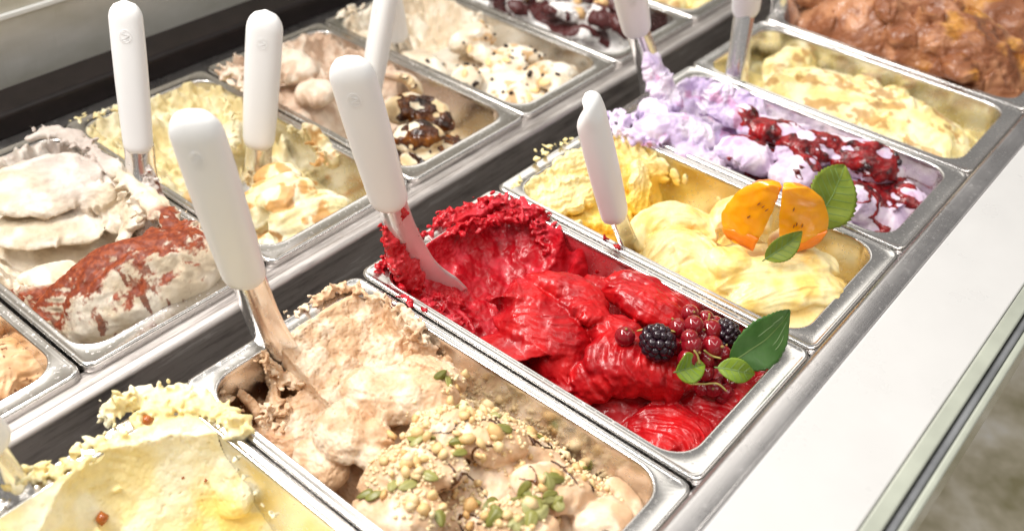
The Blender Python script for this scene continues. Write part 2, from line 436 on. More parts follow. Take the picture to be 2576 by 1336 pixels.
# ------------------------------------------------------------------ gelato engine
def wall_dist(x, y):
    """distance to the inner pan wall, positive inside (pan-local coordinates)"""
    hx, hy = (PW - 2 * MX) / 2 - .0004, (PL - MF - MB) / 2 - .0004
    qx = np.abs(x - PW / 2) - hx + RI; qy = np.abs(y - (MF + (PL - MF - MB) / 2)) - hy + RI
    return -(np.minimum(np.maximum(qx, qy), 0) + np.hypot(np.maximum(qx, 0), np.maximum(qy, 0)) - RI)
class Gel:
    def __init__(s, k, row, floor=-.06, step=.0015):
        s.o = np.array((k * PW, 0, 0) if row == 'front' else (XB + k * PW, YB, ZB))
        s.nx, s.ny = int(PW / step), int(PL / step)
        gx, gy = np.meshgrid(np.linspace(.006, PW - .006, s.nx), np.linspace(.012, PL - .010, s.ny), indexing='ij')
        s.x, s.y = gx, gy
        s.d = wall_dist(gx, gy)
        s.h = np.full(gx.shape, floor)
        s.soup = Soup(); s.flat = 2.6; s.sam = 1.0; s.stm = 1.0; s.low = 0.0; s.wid = 1.0
        s.seed = abs(hash((k, row == 'front'))) % 97 if False else (k + 3) * 7 + (3 if row == 'front' else 0)
    def loc(s, p): return np.array(p) - s.o
    def nz(s, freq, octs=3, seed=0):
        q = np.stack([s.x, s.y, s.x * 0], -1).reshape(-1, 3)
        return fbm(q, freq, octs, s.seed + seed).reshape(s.x.shape)
    def mound(s, p, rx, ry, top, rot=0, pw=2.0, base=-.09):
        c = s.loc(p); ca, sa = math.cos(rot), math.sin(rot)
        dx, dy = s.x - c[0], s.y - c[1]
        u, v = (dx * ca + dy * sa) / rx, (-dx * sa + dy * ca) / ry
        r2 = np.clip(1 - (np.abs(u) ** pw + np.abs(v) ** pw), 0, 1)
        s.h = np.maximum(s.h, np.where(r2 > 0, base + (top - base) * r2 ** .45, -.2))
    def carve(s, p, rx, ry, bot, rot=0, edge=0.0):
        """scoop: an ellipsoid bite taken out, its floor at height bot"""
        c = s.loc(p); ca, sa = math.cos(rot), math.sin(rot)
        dx, dy = s.x - c[0], s.y - c[1]
        u, v = (dx * ca + dy * sa) / rx, (-dx * sa + dy * ca) / ry
        r = np.hypot(u, v)
        s.h = np.minimum(s.h, np.where(r < 1.6, bot + (0.004 - bot) * np.clip(r, 0, 1.6) ** 2.4, 9))
    def coat(s, top, thick, y0=None, y1=None, sides='LRB', rag=.012, seed=0, curve=.04, fall=.05, ex=.55, rp=2.6):
        """gelato left on the walls: rises to height top beside the wall, ragged, and runs out towards the middle"""
        ds = []
        if 'L' in sides: ds.append(s.x - MX)
        if 'R' in sides: ds.append(PW - MX - s.x)
        if 'B' in sides: ds.append(PL - MB - s.y)
        if 'F' in sides: ds.append(s.y - MF)
        d = ds[0] if len(ds) == 1 else sum(np.maximum(q, .0004) ** -rp for q in ds) ** (-1 / rp)
        if len(ds) > 1: d = np.minimum(d, np.maximum(s.d, 0) * 1.3 + .02)
        n = s.nz(60, 3, seed)
        t = top + rag * n
        th = thick * (1 + .5 * s.nz(40, 2, seed + 4))
        h = t - curve * np.clip((d - th) / fall, 0, 1) ** ex
        m = np.ones_like(d)
        if y0 is not None: m = m * sst(y0 - .02, y0 + .02, s.y + .018 * s.nz(35, 2, seed + 2))
        if y1 is not None: m = m * (1 - sst(y1 - .02, y1 + .02, s.y))
        s.h = np.where(m > .02, np.maximum(s.h, s.h + (np.maximum(h, s.h) - s.h) * m), s.h)
    def folds(s, amp, wl, ang, seed=0, warp=.9, stri=.0004, mask=None):
        """swept layers: slow rise, sharp drop, wandering direction, fine grooves along the sweep"""
        ca, sa = math.cos(ang), math.sin(ang)
        u = (s.x * ca + s.y * sa) / wl + warp * s.nz(14, 2, seed) + .25 * s.nz(45, 2, seed + 3)
        k = np.floor(u); fr = u - k
        pr_ = np.where(fr < .86, (fr / .86) ** .8, 1 - sst(.86, 1.0, fr))
        am = amp * (.55 + .6 * np.abs(np.sin(k * 12.9 + seed))) * (.7 + .6 * s.nz(22, 2, seed + 7))
        d = am * (pr_ - .5) + stri * np.sin(u * 6.28 * 7 + 3 * s.nz(30, 2, seed + 9)) * (s.nz(25, 2, seed + 11) + .4).clip(0, 1)
        s.h = s.h + (d if mask is None else d * mask)
    def rib(s, path, w, t, **kw): 
        kw.setdefault('flat', s.flat)
        if 'arch' in kw: kw['arch'] *= .68
        if kw.get('stri'): kw['sa'] = kw.get('sa', .0008) * s.sam; kw['stri'] = kw['stri'] * s.stm
        kw.setdefault('seed', int(rng.integers(1000)))
        s.soup.add(*ribbon([s.loc(p) - np.array((0, 0, s.low)) for p in path], np.atleast_1d(w) * s.wid, t, **kw))
    def blob(s, p, r, amp=.25, **kw):
        kw.setdefault('seed', int(rng.integers(1000))); s.soup.add(*blob(s.loc(p), r, amp, **kw))
    def crust(s, path, n, **kw):
        kw.setdefault('seed', int(rng.integers(1000))); crust(s.soup, [s.loc(p) for p in path], n, **kw)
    def wallrib(s, path, w, t=.0012, side='R', **kw):
        up = {'R': (-1, 0, 0), 'L': (1, 0, 0), 'B': (0, -1, 0), 'F': (0, 1, 0)}[side]
        q = []
        for p in path:
            a = s.loc(p)
            if side == 'R': a[0] = PW - MX - .0008
            if side == 'L': a[0] = MX + .0008
            if side == 'B': a[1] = PL - MB - .0008
            if side == 'F': a[1] = MF + .0008
            q.append(a)
        kw.setdefault('rag', .35); kw.setdefault('seed', int(rng.integers(1000)))
        s.soup.add(*ribbon(q, w, t, up=up, **kw))
    def build(s, name, mat, color, vox=.0010, smooth=2, disp=(), warp=None):
        h = np.minimum(s.h, np.where(s.d < .004, .0015, 9))
        h = np.where(s.d < -.0012, -.0875, h); h = np.maximum(h, -.0875)
        top = np.stack([s.x, s.y, h], -1).reshape(-1, 3); bot = top.copy(); bot[:, 2] = -.092
        nx, ny = s.nx, s.ny; N = nx * ny
        I = np.arange(N).reshape(nx, ny)
        a, b_, c, d = I[:-1, :-1].ravel(), I[1:, :-1].ravel(), I[1:, 1:].ravel(), I[:-1, 1:].ravel()
        F = [np.stack([a, b_, c, d], 1), np.stack([a + N, d + N, c + N, b_ + N], 1)]
        for e in (I[:, 0][::-1], I[-1, :][::-1], I[:, -1], I[0, :]):
            F.append(np.stack([e[:-1], e[1:], e[1:] + N, e[:-1] + N], 1))
        s.soup.add(np.vstack([top, bot]), np.concatenate(F))
        V = s.soup.verts()
        me = bpy.data.meshes.new('tmp'); fill(me, V, s.soup.f)
        ob = bpy.data.objects.new('tmp', me); COL.objects.link(ob)
        rm = ob.modifiers.new('r', 'REMESH'); rm.mode = 'VOXEL'; rm.voxel_size = vox; rm.adaptivity = 0
        if smooth:
            sm = ob.modifiers.new('s', 'SMOOTH'); sm.factor = .5; sm.iterations = smooth
        dg = bpy.context.evaluated_depsgraph_get(); dg.update()
        ev = ob.evaluated_get(dg); m2 = bpy.data.meshes.new_from_object(ev)
        bpy.data.objects.remove(ob); bpy.data.meshes.remove(me)
        n = len(m2.vertices)
        co = np.empty(n * 3); m2.vertices.foreach_get('co', co); co = co.reshape(-1, 3)
        no = np.empty(n * 3); m2.vertex_normals.foreach_get('vector', no); no = no.reshape(-1, 3)
        np_ = len(m2.polygons); ls = np.empty(np_ * 4, np.int32)
        if len(m2.loops) == np_ * 4: m2.loops.foreach_get('vertex_index', ls); fa = ls.reshape(-1, 4)
        bpy.data.meshes.remove(m2)
        wd = wall_dist(co[:, 0], co[:, 1])
        hid = ((wd < .0003) & (co[:, 2] < -.004)) | (co[:, 2] < -.084)
        keep = ~hid[fa].all(1)
        fa = fa[keep]; used = np.zeros(n, bool); used[fa] = True
        idx = np.cumsum(used) - 1; fa = idx[fa]; co = co[used]; no = no[used]; wd = wd[used]
        dd = np.zeros(len(co))
        for (fr, am, kind, mask) in disp:
            q = co.copy()
            if kind == 'fold':          # crumpled, fold-like creases
                wv = np.stack([pn(q * fr * .6, 5), pn(q * fr * .6, 6), pn(q * fr * .6, 7)], -1) * 1.1
                vv = -np.abs(pn(q * fr + wv, 9)) * 2 + .4
            elif kind == 'grain': vv = fbm(q, fr, 2, 4)
            elif kind == 'pit': vv = -np.clip(fbm(q, fr, 2, 8) - .45, 0, 1) * 2
            else: vv = fbm(q, fr, 2, 2)
            mm = 1 if mask is None else mask(co + s.o, no, co)
            dd += am * vv * mm
        dd *= np.clip(wd / .003, 0.0, 1) * .9 + .1
        co = co + no * dd[:, None]
        s.co, s.no, s.fa = co, no, fa
        me = bpy.data.meshes.new(name)
        fill(me, co, fa)
        me.polygons.foreach_set('use_smooth', np.ones(len(fa), bool))
        no2 = np.empty(len(co) * 3); me.vertex_normals.foreach_get('vector', no2); s.no = no2.reshape(-1, 3)
        c = color(co + s.o, s.no, co, dd) if callable(color) else np.tile(color, (len(co), 1))
        at = me.attributes.new('pigment', 'FLOAT_COLOR', 'POINT')
        at.data.foreach_set('color', np.hstack([np.clip(c, 0, 1), np.ones((len(co), 1))]).astype(np.float32).ravel())
        me.materials.append(mat)
        o = bpy.data.objects.new(name, me); COL.objects.link(o); o.location = s.o
        s.obj = o
        return o
    def film(s, name, th, mat, lift=.0003, bumpf=None):
        """a pool of sauce lying on the gelato: the surface lifted by th (metres, per vertex), kept where th > 0"""
        fa = s.fa[(th[s.fa] > 0).any(1)]
        used = np.zeros(len(s.co), bool); used[fa] = True
        idx = np.cumsum(used) - 1
        co = s.co + s.no * (np.where(th > 0, np.sqrt(np.clip(th, 0, 1) / .002) * .002, -.0006) + lift * 0)[:, None]
        o = mesh_obj(name, co[used], idx[fa], mat, s.obj)
        return o
    def scatter(s, n, mask, seed=0):
        r = np.random.default_rng(seed)
        A = s.co[s.fa[:, 0]]; c = s.co[s.fa].mean(1); no = s.no[s.fa].mean(1)
        ar = np.linalg.norm(np.cross(s.co[s.fa[:, 2]] - A, s.co[s.fa[:, 3]] - s.co[s.fa[:, 1]]), axis=1)
        w = ar * mask(c + s.o, no, c); w /= w.sum()
        i = r.choice(len(c), n, p=w)
        return c[i] + s.o, no[i]
def mixc(a, b, t): return np.array(a) * (1 - t[:, None]) + np.array(b) * t[:, None]

# ---------------- red sorbet
g = Gel(1, 'front', -.072)
g.flat = 3.2; g.sam = 1.3; g.stm = 1.6
g.h += .004 * g.nz(25, 3)
g.coat(.001, .002, y0=.215, sides='RB', rag=.003, curve=.070, fall=.085, ex=.60)
g.coat(-.008, .005, y0=.19, sides='L', rag=.012, curve=.05, fall=.03, seed=6)
g.mound((0.2669, 0.1793, -0.0300), .070, .075, -.034)
g.mound((0.2685, 0.1079, -0.0300), .066, .070, -.032)
g.mound((0.2682, 0.0588, -0.0500), .075, .07, -.040)
g.mound((0.3318, 0.0481, -0.0500), .055, .07, -.030)
g.folds(.006, .024, .9, 2, mask=sst(.215, .19, g.y))
# ragged rim crust at the back
g.crust([(0.2740, 0.3295, 0.0020), (0.3071, 0.3232, 0.0020), (0.3273, 0.3071, 0.0040), (0.3403, 0.2846, 0.0030), (0.3431, 0.2520, 0.0000)], 220, size=(.0014, .0038), spread=.0030, zup=.006)
g.crust([(0.2690, 0.3128, 0.0000), (0.2984, 0.3059, 0.0010), (0.3252, 0.2909, 0.0010), (0.3342, 0.2702, 0.0000)], 90, size=(.0014, .0036), spread=.003, zup=.003)
g.crust([(0.3214, 0.3093, 0.0050), (0.3282, 0.3034, 0.0080)], 26, size=(.002, .0048), spread=.003, zup=.010)
g.crust([(0.3383, 0.2777, -0.0060), (0.3296, 0.2441, -0.0200)], 60, size=(.0015, .0035), spread=.0022, zup=.004)
g.crust([(0.1909, 0.3182, -0.0020), (0.2082, 0.3236, 0.0000), (0.2479, 0.3266, 0.0000), (0.2889, 0.3311, 0.0000)], 90, size=(.0015, .004), spread=.0028, zup=.005)
for q in ((0.3583, 0.2081, 0.0010), (0.3544, 0.1937, 0.0010), (0.3380, 0.2686, 0.0010), (0.3418, 0.2488, 0.0010), (0.3349, 0.2943, 0.0010), (0.3202, 0.1236, 0.0000), (0.1776, 0.2592, 0.0010)):
    g.crust([q, (q[0] + .003, q[1] - .003, q[2])], 5, size=(.0010, .0024), spread=.0016, zup=.001)
g.crust([(0.1783, 0.2687, 0.0000), (0.1801, 0.2885, 0.0000)], 16, size=(.001, .003), spread=.002, zup=.001)
g.rib([(0.2709, 0.3243, 0.0010), (0.3063, 0.3177, 0.0020), (0.3280, 0.3029, 0.0030), (0.3378, 0.2778, 0.0010)], [.003, .006, .007, .004], .003, rag=.6, stri=8, sa=.001)
g.rib([(0.2714, 0.3334, 0.0080), (0.2752, 0.3282, 0.0020), (0.2780, 0.3187, 0.0000)], .0025, .0018, taper=(.8, .2))
g.rib([(0.3261, 0.2866, -0.0040), (0.3120, 0.2986, 0.0010), (0.2908, 0.3014, -0.0060)], .004, .002, roll=30, taper=(.6, .6))
g.wallrib([(0.3321, 0.2415, -0.0200), (0.3274, 0.2318, -0.0350)], .004, .0016, side='R')
g.wallrib([(0.3338, 0.2551, -0.0100), (0.3308, 0.2455, -0.0400)], .006, .0022, side='R')
g.wallrib([(0.3426, 0.2022, -0.0220), (0.3466, 0.1982, -0.0240)], .0028, .001, side='R')
g.wallrib([(0.3509, 0.1834, -0.0120), (0.3544, 0.1761, -0.0200)], .0022, .001, side='R')
g.wallrib([(0.3361, 0.2053, -0.0300), (0.3461, 0.1971, -0.0300)], .003, .001, side='R')
g.wallrib([(0.2224, 0.3310, -0.0100), (0.2164, 0.3330, -0.0300)], .010, .004, side='L')
# shredded mass between the spatula and the left wall
for pts, w, t, ro in (
    ([(0.2156, 0.3197, -0.0220), (0.2071, 0.2925, -0.0280), (0.2031, 0.2701, -0.0300)], .012, .006, -25),
    ([(0.2187, 0.2989, -0.0300), (0.2147, 0.2717, -0.0340), (0.2125, 0.2468, -0.0400)], .013, .006, -30),
    ([(0.2390, 0.2943, -0.0400), (0.2266, 0.2688, -0.0400), (0.2180, 0.2404, -0.0420)], .010, .005, 25),
    ([(0.2173, 0.3334, -0.0150), (0.2115, 0.3205, -0.0200), (0.2043, 0.3039, -0.0240)], .010, .006, -40),
    ([(0.2099, 0.2628, -0.0300), (0.2090, 0.2483, -0.0340), (0.2132, 0.2317, -0.0400)], .010, .004, -55)):
    g.rib(pts, w, t, roll=ro, stri=9, sa=.0018, rag=.3)
g.crust([(0.2111, 0.3199, -0.0150), (0.2067, 0.2827, -0.0220), (0.2057, 0.2454, -0.0300)], 70, size=(.0012, .003), spread=.007, zup=.004)
# the big folded slab
g.rib([(0.2590, 0.2272, 0.0040), (0.2421, 0.2006, 0.0040), (0.2215, 0.1993, -0.0120), (0.2216, 0.2068, -0.0300)], [.012, .036, .040, .030], .0055, roll=[0, 6, -12, -20], arch=.25, stri=5, sa=.0009, taper=(.35, .25), rag=.10)
g.rib([(0.2216, 0.2206, -0.0120), (0.2306, 0.1910, 0.0000), (0.2430, 0.1598, -0.0040), (0.2562, 0.1399, -0.0200)], [.016, .026, .028, .016], .006, roll=-14, arch=.35, stri=4, sa=.001, rag=.12)
g.rib([(0.2616, 0.2208, 0.0060), (0.2717, 0.1952, 0.0080), (0.2772, 0.1705, 0.0060), (0.2785, 0.1460, -0.0040)], [.010, .014, .016, .012], .008, roll=[10, -8, -20], arch=.4, stri=4, rag=.15)
g.rib([(0.2596, 0.1853, 0.0020), (0.2672, 0.1631, 0.0060), (0.2684, 0.1433, 0.0000), (0.2563, 0.1409, -0.0120)], [.010, .016, .015, .009], .006, roll=20, arch=.5, stri=5, sa=.001, rag=.18)
# lobes below its lip, on the left wall side
g.rib([(0.2109, 0.2212, -0.0340), (0.2143, 0.2005, -0.0320), (0.2236, 0.1826, -0.0360)], .016, .007, roll=-8, arch=.3, stri=5, taper=(.5, .5), rag=.08)
g.rib([(0.2204, 0.1804, -0.0300), (0.2288, 0.1594, -0.0200), (0.2367, 0.1372, -0.0220)], .020, .010, roll=-18, arch=.5, taper=(.5, .4), rag=.08)
g.rib([(0.2155, 0.1879, -0.0450), (0.2200, 0.1585, -0.0420), (0.2288, 0.1367, -0.0450)], .018, .010, roll=-5, arch=.3, stri=6, rag=.1)
g.rib([(0.2129, 0.1578, -0.0340), (0.2217, 0.1489, -0.0300), (0.2196, 0.1310, -0.0340), (0.2138, 0.1299, -0.0400)], .014, .008, roll=-10, arch=.4, stri=9, sa=.0012, taper=(.5, .4))
# ridge along the right wall, finely grooved
g.rib([(0.2986, 0.1688, -0.0020), (0.3105, 0.1492, 0.0020), (0.3117, 0.1181, 0.0000), (0.3194, 0.0901, -0.0120)], [.010, .020, .022, .016], .009, roll=[0, 12, 18, 20], arch=.45, stri=11, sa=.0018, taper=(.35, .4), rag=.06)
g.rib([(0.3180, 0.1777, -0.0080), (0.3324, 0.1592, -0.0040), (0.3358, 0.1205, -0.0080), (0.3432, 0.0954, -0.0200)], [.008, .013, .013, .010], .008, roll=25, arch=.5, stri=8, sa=.0016, rag=.08)
g.rib([(0.3061, 0.1897, -0.0120), (0.3132, 0.1824, -0.0100), (0.3139, 0.1659, -0.0120)], .012, .008, roll=10, arch=.4, rag=.12)
g.rib([(0.2652, 0.1599, -0.0080), (0.2691, 0.1318, -0.0020), (0.2747, 0.1084, -0.0040)], [.012, .02, .016], .009, roll=6, arch=.5, stri=5, sa=.0012, rag=.1)
# the grooved shell under the blackberry
for i, (x, y, z, w) in enumerate(((1500, 905, -.010, .013), (1540, 915, -.004, .014), (1585, 925, -.002, .014), (1630, 940, -.003, .013), (1670, 955, -.008, .012), (1700, 965, -.014, .010))):
    P0 = np.array((0.2713, 0.1295, -0.0020)) * (1 - i / 5) + np.array((0.2821, 0.0870, -0.0040)) * (i / 5)
    M0 = np.array((0.2359, 0.1267, -0.0080)) * (1 - i / 5) + np.array((0.2615, 0.0725, -0.0120)) * (i / 5) + np.array((0, 0, .006 * math.sin(i / 5 * 3.14)))
    E0 = np.array((0.2279, 0.1066, -0.0300)) * (1 - i / 5) + np.array((0.2640, 0.0665, -0.0340)) * (i / 5)
    g.rib([P0, M0, E0], [.008, w * .82, w * .6], .0085, roll=-6 + i * 4, arch=.35, stri=4, sa=.0016, taper=(.3, .3), rag=.07)
g.rib([(0.2306, 0.1408, -0.0200), (0.2280, 0.1269, -0.0220), (0.2287, 0.1065, -0.0350)], [.012, .016, .012], .008, roll=-22, arch=.4, stri=6, sa=.0013, rag=.1)
g.rib([(0.2503, 0.1406, -0.0120), (0.2432, 0.1312, -0.0140), (0.2313, 0.1334, -0.0200)], .010, .006, roll=-35, arch=.6, rag=.1)
# front lobes
g.rib([(0.2260, 0.0838, -0.0480), (0.2340, 0.0645, -0.0400), (0.2382, 0.0419, -0.0400), (0.2305, 0.0282, -0.0500)], [.018, .030, .032, .02], .011, roll=[-8, -6, 0], arch=.35, stri=13, sa=.0022, taper=(.45, .35), rag=.05)
g.rib([(0.2677, 0.0673, -0.0420), (0.2787, 0.0532, -0.0360), (0.2862, 0.0323, -0.0360), (0.2916, 0.0132, -0.0400)], [.012, .022, .022, .014], .009, roll=8, arch=.4, stri=7, sa=.0018, rag=.1)
g.rib([(0.2814, 0.0446, -0.0320), (0.2979, 0.0340, -0.0260), (0.3068, 0.0203, -0.0300), (0.3013, 0.0150, -0.0400)], [.012, .022, .02, .014], .008, roll=[0, 10, 14], arch=.35, stri=8, sa=.0014, rag=.08)
g.rib([(0.2781, 0.0362, -0.0460), (0.2832, 0.0217, -0.0440), (0.2795, 0.0088, -0.0450)], .022, .008, roll=0, stri=6, arch=.2, rag=.08)
def redmask(w, n, l): return sst(.235, .20, l[:, 1])
def redcol(w, n, l, d):
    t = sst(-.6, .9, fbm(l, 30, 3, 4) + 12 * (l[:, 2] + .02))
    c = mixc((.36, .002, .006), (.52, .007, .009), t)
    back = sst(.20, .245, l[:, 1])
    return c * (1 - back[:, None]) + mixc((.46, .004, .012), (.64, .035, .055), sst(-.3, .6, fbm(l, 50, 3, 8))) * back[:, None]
M_RED = gel_mat('red_sorbet', rough=.34, sss=.10, rad=(.005, .001, .001), spec=.32, bs=.22, bscale=700, coat=.12, b2=.45, b2s=120)
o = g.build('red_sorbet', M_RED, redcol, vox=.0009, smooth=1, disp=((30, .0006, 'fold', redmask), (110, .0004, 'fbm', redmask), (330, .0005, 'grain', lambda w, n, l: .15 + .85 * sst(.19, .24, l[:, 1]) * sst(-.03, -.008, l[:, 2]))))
tag(o, 'red berry sorbet in glossy folds, scooped smooth at the back', 'gelato')
G_RED = g

# ---------------- hazelnut
g = Gel(0, 'front', -.060)
g.flat = 3.0; g.sam = 1.5; g.stm = 1.8
g.h += .005 * g.nz(22, 3)
g.coat(.001, .004, y0=.18, sides='B', rag=.003, curve=.050, fall=.13, seed=2, ex=.8)
g.h = np.where((g.x < .075) & (g.y > .22), np.minimum(g.h, -.055 + .006 * g.nz(60, 2)), g.h)
g.coat(-.002, .006, y0=.21, sides='R', rag=.010, curve=.055, fall=.05, seed=3)
g.mound((0.0940, 0.2034, -0.0200), .075, .080, -.012, 0, 2.2)
g.mound((0.0996, 0.1304, -0.0200), .080, .115, -.006, 0, 2.4)
g.mound((0.1035, 0.0615, -0.0300), .075, .09, -.014, 0, 2.4)
g.folds(.008, .034, .8, 4, mask=sst(.20, .17, g.y))
g.crust([(0.1305, 0.3290, 0.0010), (0.1490, 0.3257, 0.0020), (0.1648, 0.3051, 0.0020), (0.1662, 0.2658, 0.0010), (0.1621, 0.2443, 0.0000)], 170, size=(.0013, .0034), spread=.0026, zup=.004)
g.crust([(0.1072, 0.3309, 0.0000), (0.1411, 0.3267, 0.0000)], 40, size=(.001, .0025), spread=.004, zup=.002)
g.crust([(0.1609, 0.2519, -0.0040), (0.1618, 0.2355, -0.0200)], 70, size=(.002, .0045), spread=.005, zup=.006)
g.rib([(0.1124, 0.3283, -0.0060), (0.1158, 0.3195, -0.0200), (0.1113, 0.3066, -0.0350)], [.010, .014, .010], .005, roll=30, stri=8, sa=.0016, rag=.3)
g.rib([(0.1260, 0.3034, -0.0300), (0.1170, 0.2945, -0.0400), (0.1037, 0.2897, -0.0450)], [.008, .012, .010], .006, roll=15, stri=8, sa=.0014, rag=.3)
g.rib([(0.1614, 0.2437, -0.0120), (0.1479, 0.2397, -0.0260), (0.1283, 0.2468, -0.0340)], [.008, .012, .010], .006, roll=-25, stri=7, sa=.0014, rag=.3)
g.rib([(0.0365, 0.3142, -0.0200), (0.0413, 0.3004, -0.0400), (0.0344, 0.2797, -0.0500)], [.004, .006, .006], .004, roll=60, stri=6, sa=.001, rag=.3)
g.wallrib([(0.0142, 0.3211, -0.0120), (0.0209, 0.3151, -0.0300), (0.0235, 0.3035, -0.0500)], .008, .003, side='L')
g.crust([(0.0151, 0.3172, -0.0100), (0.0218, 0.3022, -0.0300), (0.0266, 0.2877, -0.0450)], 46, size=(.0012, .003), spread=.005, zup=.003)
g.rib([(0.0350, 0.2995, -0.0520), (0.0424, 0.2709, -0.0500), (0.0642, 0.2594, -0.0460)], [.02, .026, .02], .008, roll=-8, stri=10, sa=.0018, rag=.2)
g.rib([(0.0520, 0.2956, -0.0450), (0.0662, 0.2792, -0.0400), (0.0981, 0.2693, -0.0400)], [.010, .016, .014], .007, roll=-12, stri=9, sa=.0018, rag=.25)
# big pale fold
g.rib([(0.0683, 0.2471, -0.0100), (0.0839, 0.2249, 0.0040), (0.1050, 0.1933, 0.0100), (0.1246, 0.1685, 0.0020)], [.016, .024, .026, .016], .012, roll=[-10, -6, 8], arch=.5, stri=4, sa=.001, rag=.14)
g.rib([(0.1167, 0.2253, 0.0020), (0.1288, 0.2001, 0.0080), (0.1354, 0.1743, 0.0000)], [.012, .018, .012], .010, roll=14, arch=.5, stri=6, sa=.0016, rag=.2)
g.rib([(0.0707, 0.2276, 0.0020), (0.0456, 0.2130, 0.0000), (0.0335, 0.2093, -0.0160)], [.014, .024, .020], .009, roll=[0, -10, -14], arch=.4, stri=5, sa=.001, rag=.12)
g.rib([(0.0333, 0.2389, -0.0220), (0.0301, 0.2182, -0.0200), (0.0289, 0.1928, -0.0240)], [.012, .022, .018], .010, roll=-12, arch=.4, stri=4, rag=.1)
g.rib([(0.0738, 0.1985, 0.0000), (0.0565, 0.1927, -0.0020), (0.0427, 0.1787, -0.0080)], [.012, .016, .012], .008, roll=-20, arch=.5, rag=.15)
g.rib([(0.0651, 0.1701, 0.0040), (0.0919, 0.1541, 0.0100), (0.1152, 0.1230, 0.0060), (0.1241, 0.1046, -0.0040)], [.014, .022, .022, .012], .010, roll=[-4, 8], arch=.45, rag=.14)
g.rib([(0.0277, 0.1748, -0.0120), (0.0556, 0.1495, 0.0040), (0.0781, 0.1196, 0.0080)], [.014, .024, .016], .010, roll=-10, arch=.4, rag=.14)
g.rib([(0.0145, 0.1691, -0.0200), (0.0296, 0.1388, -0.0040), (0.0412, 0.1071, 0.0000)], [.016, .024, .018], .010, roll=-10, arch=.4, rag=.12)
g.rib([(0.0947, 0.0985, 0.0020), (0.1124, 0.0713, 0.0000), (0.1294, 0.0489, -0.0140)], [.016, .022, .012], .010, roll=12, arch=.45, rag=.12)
g.rib([(0.0977, 0.0458, -0.0100), (0.1201, 0.0325, -0.0120), (0.1271, 0.0166, -0.0220)], [.018, .024, .014], .010, roll=8, arch=.45, stri=6, sa=.0012, rag=.08)
g.rib([(0.0514, 0.0889, 0.0020), (0.0695, 0.0641, 0.0020), (0.0737, 0.0408, -0.0060)], [.016, .022, .016], .010, roll=0, arch=.4, rag=.12)
g.rib([(0.1573, 0.0603, -0.0280), (0.1596, 0.0443, -0.0300), (0.1534, 0.0223, -0.0360)], [.006, .012, .008], .006, roll=20, arch=.4, rag=.1)
def hazcol(w, n, l, d):
    t = sst(-.5, .7, fbm(l, 40, 3, 4) + 300 * d)
    c = mixc((.66, .43, .26), (.84, .67, .50), t)
    # deeper, caramel coloured base in the scraped corner
    k = sst(-.036, -.056, l[:, 2] + .006 * fbm(l, 60, 2, 3)) * sst(.17, .2, l[:, 1]) * sst(.10, .07, l[:, 0])
    return c * (1 - k[:, None]) + np.array((.40, .16, .05)) * k[:, None]
M_HAZ = gel_mat('hazelnut_gelato', rough=.46, sss=.25, rad=(.006, .004, .002), bs=.3, bscale=620, b2=.28, b2s=130)
o = g.build('hazelnut_gelato', M_HAZ, hazcol, vox=.0010, smooth=3, disp=((30, .0006, 'fold', lambda w, n, l: sst(.24, .21, l[:, 1])), (190, .0003, 'fbm', lambda w, n, l: .3 + .7 * sst(.12, .16, l[:, 1])), (260, .0009, 'pit', lambda w, n, l: sst(.14, .2, l[:, 1])), (380, .0004, 'grain', lambda w, n, l: .4 + .6 * sst(.14, .2, l[:, 1]))))
tag(o, 'beige hazelnut gelato with creamy folds, scraped at the back', 'gelato')
G_HAZ = g

# ---------------- pale yellow vanilla, bottom left
g = Gel(-1, 'front', -.074)
g.h += .003 * g.nz(18, 3)
thk = .003 + .034 * np.abs((g.x - .098) / .062) ** 2.2 + .004 * g.nz(20, 2, 5)
dB = PL - MB - g.y
bowl = .001 - .070 * np.clip((dB - thk) / .062, 0, 1) ** .56
bowl = np.where(dB < thk, .001 + .002 * g.nz(70, 2, 8), bowl)
g.h = np.maximum(g.h, np.where(g.y > .16, bowl, -.2))
g.h = np.maximum(g.h, np.where(g.x < .05, -.020 - .9 * np.clip(g.x - .012, 0, 1) + .010 * g.nz(45, 3, 3), -.2))
g.crust([(-0.0525, 0.3402, 0.0020), (-0.0411, 0.3430, 0.0030), (-0.0181, 0.3336, 0.0040), (-0.0012, 0.3151, 0.0040), (0.0048, 0.2870, 0.0030), (0.0029, 0.2587, 0.0010)], 170, size=(.0014, .0036), spread=.0030, zup=.005)
g.rib([(-0.0506, 0.3408, 0.0020), (-0.0355, 0.3369, 0.0030), (-0.0151, 0.3288, 0.0030), (-0.0008, 0.3114, 0.0030), (0.0043, 0.2822, 0.0020), (0.0026, 0.2618, 0.0010)], [.004, .007, .008, .008, .007, .004], .0035, rag=.6, stri=8, sa=.0012)
g.rib([(-0.0423, 0.3275, 0.0010), (-0.0180, 0.3202, 0.0020), (-0.0040, 0.3026, 0.0020), (0.0020, 0.2750, 0.0010)], [.004, .007, .007, .004], .0035, rag=.5, stri=6, sa=.0012)
g.crust([(-0.0433, 0.3259, 0.0010), (-0.0196, 0.3180, 0.0020), (-0.0059, 0.3001, 0.0020), (-0.0005, 0.2761, 0.0010), (-0.0014, 0.2621, 0.0000)], 110, size=(.0014, .0036), spread=.0030, zup=.004)
g.crust([(-0.0458, 0.3398, 0.0050), (-0.0346, 0.3374, 0.0060)], 30, size=(.002, .0042), spread=.003, zup=.008)
g.crust([(0.0033, 0.2719, 0.0030), (-0.0012, 0.2619, 0.0020)], 26, size=(.003, .006), spread=.003, zup=.006)
g.crust([(-0.1210, 0.3284, 0.0010), (-0.0959, 0.3282, 0.0010), (-0.0625, 0.3297, 0.0010)], 60, size=(.001, .003), spread=.0035, zup=.003)
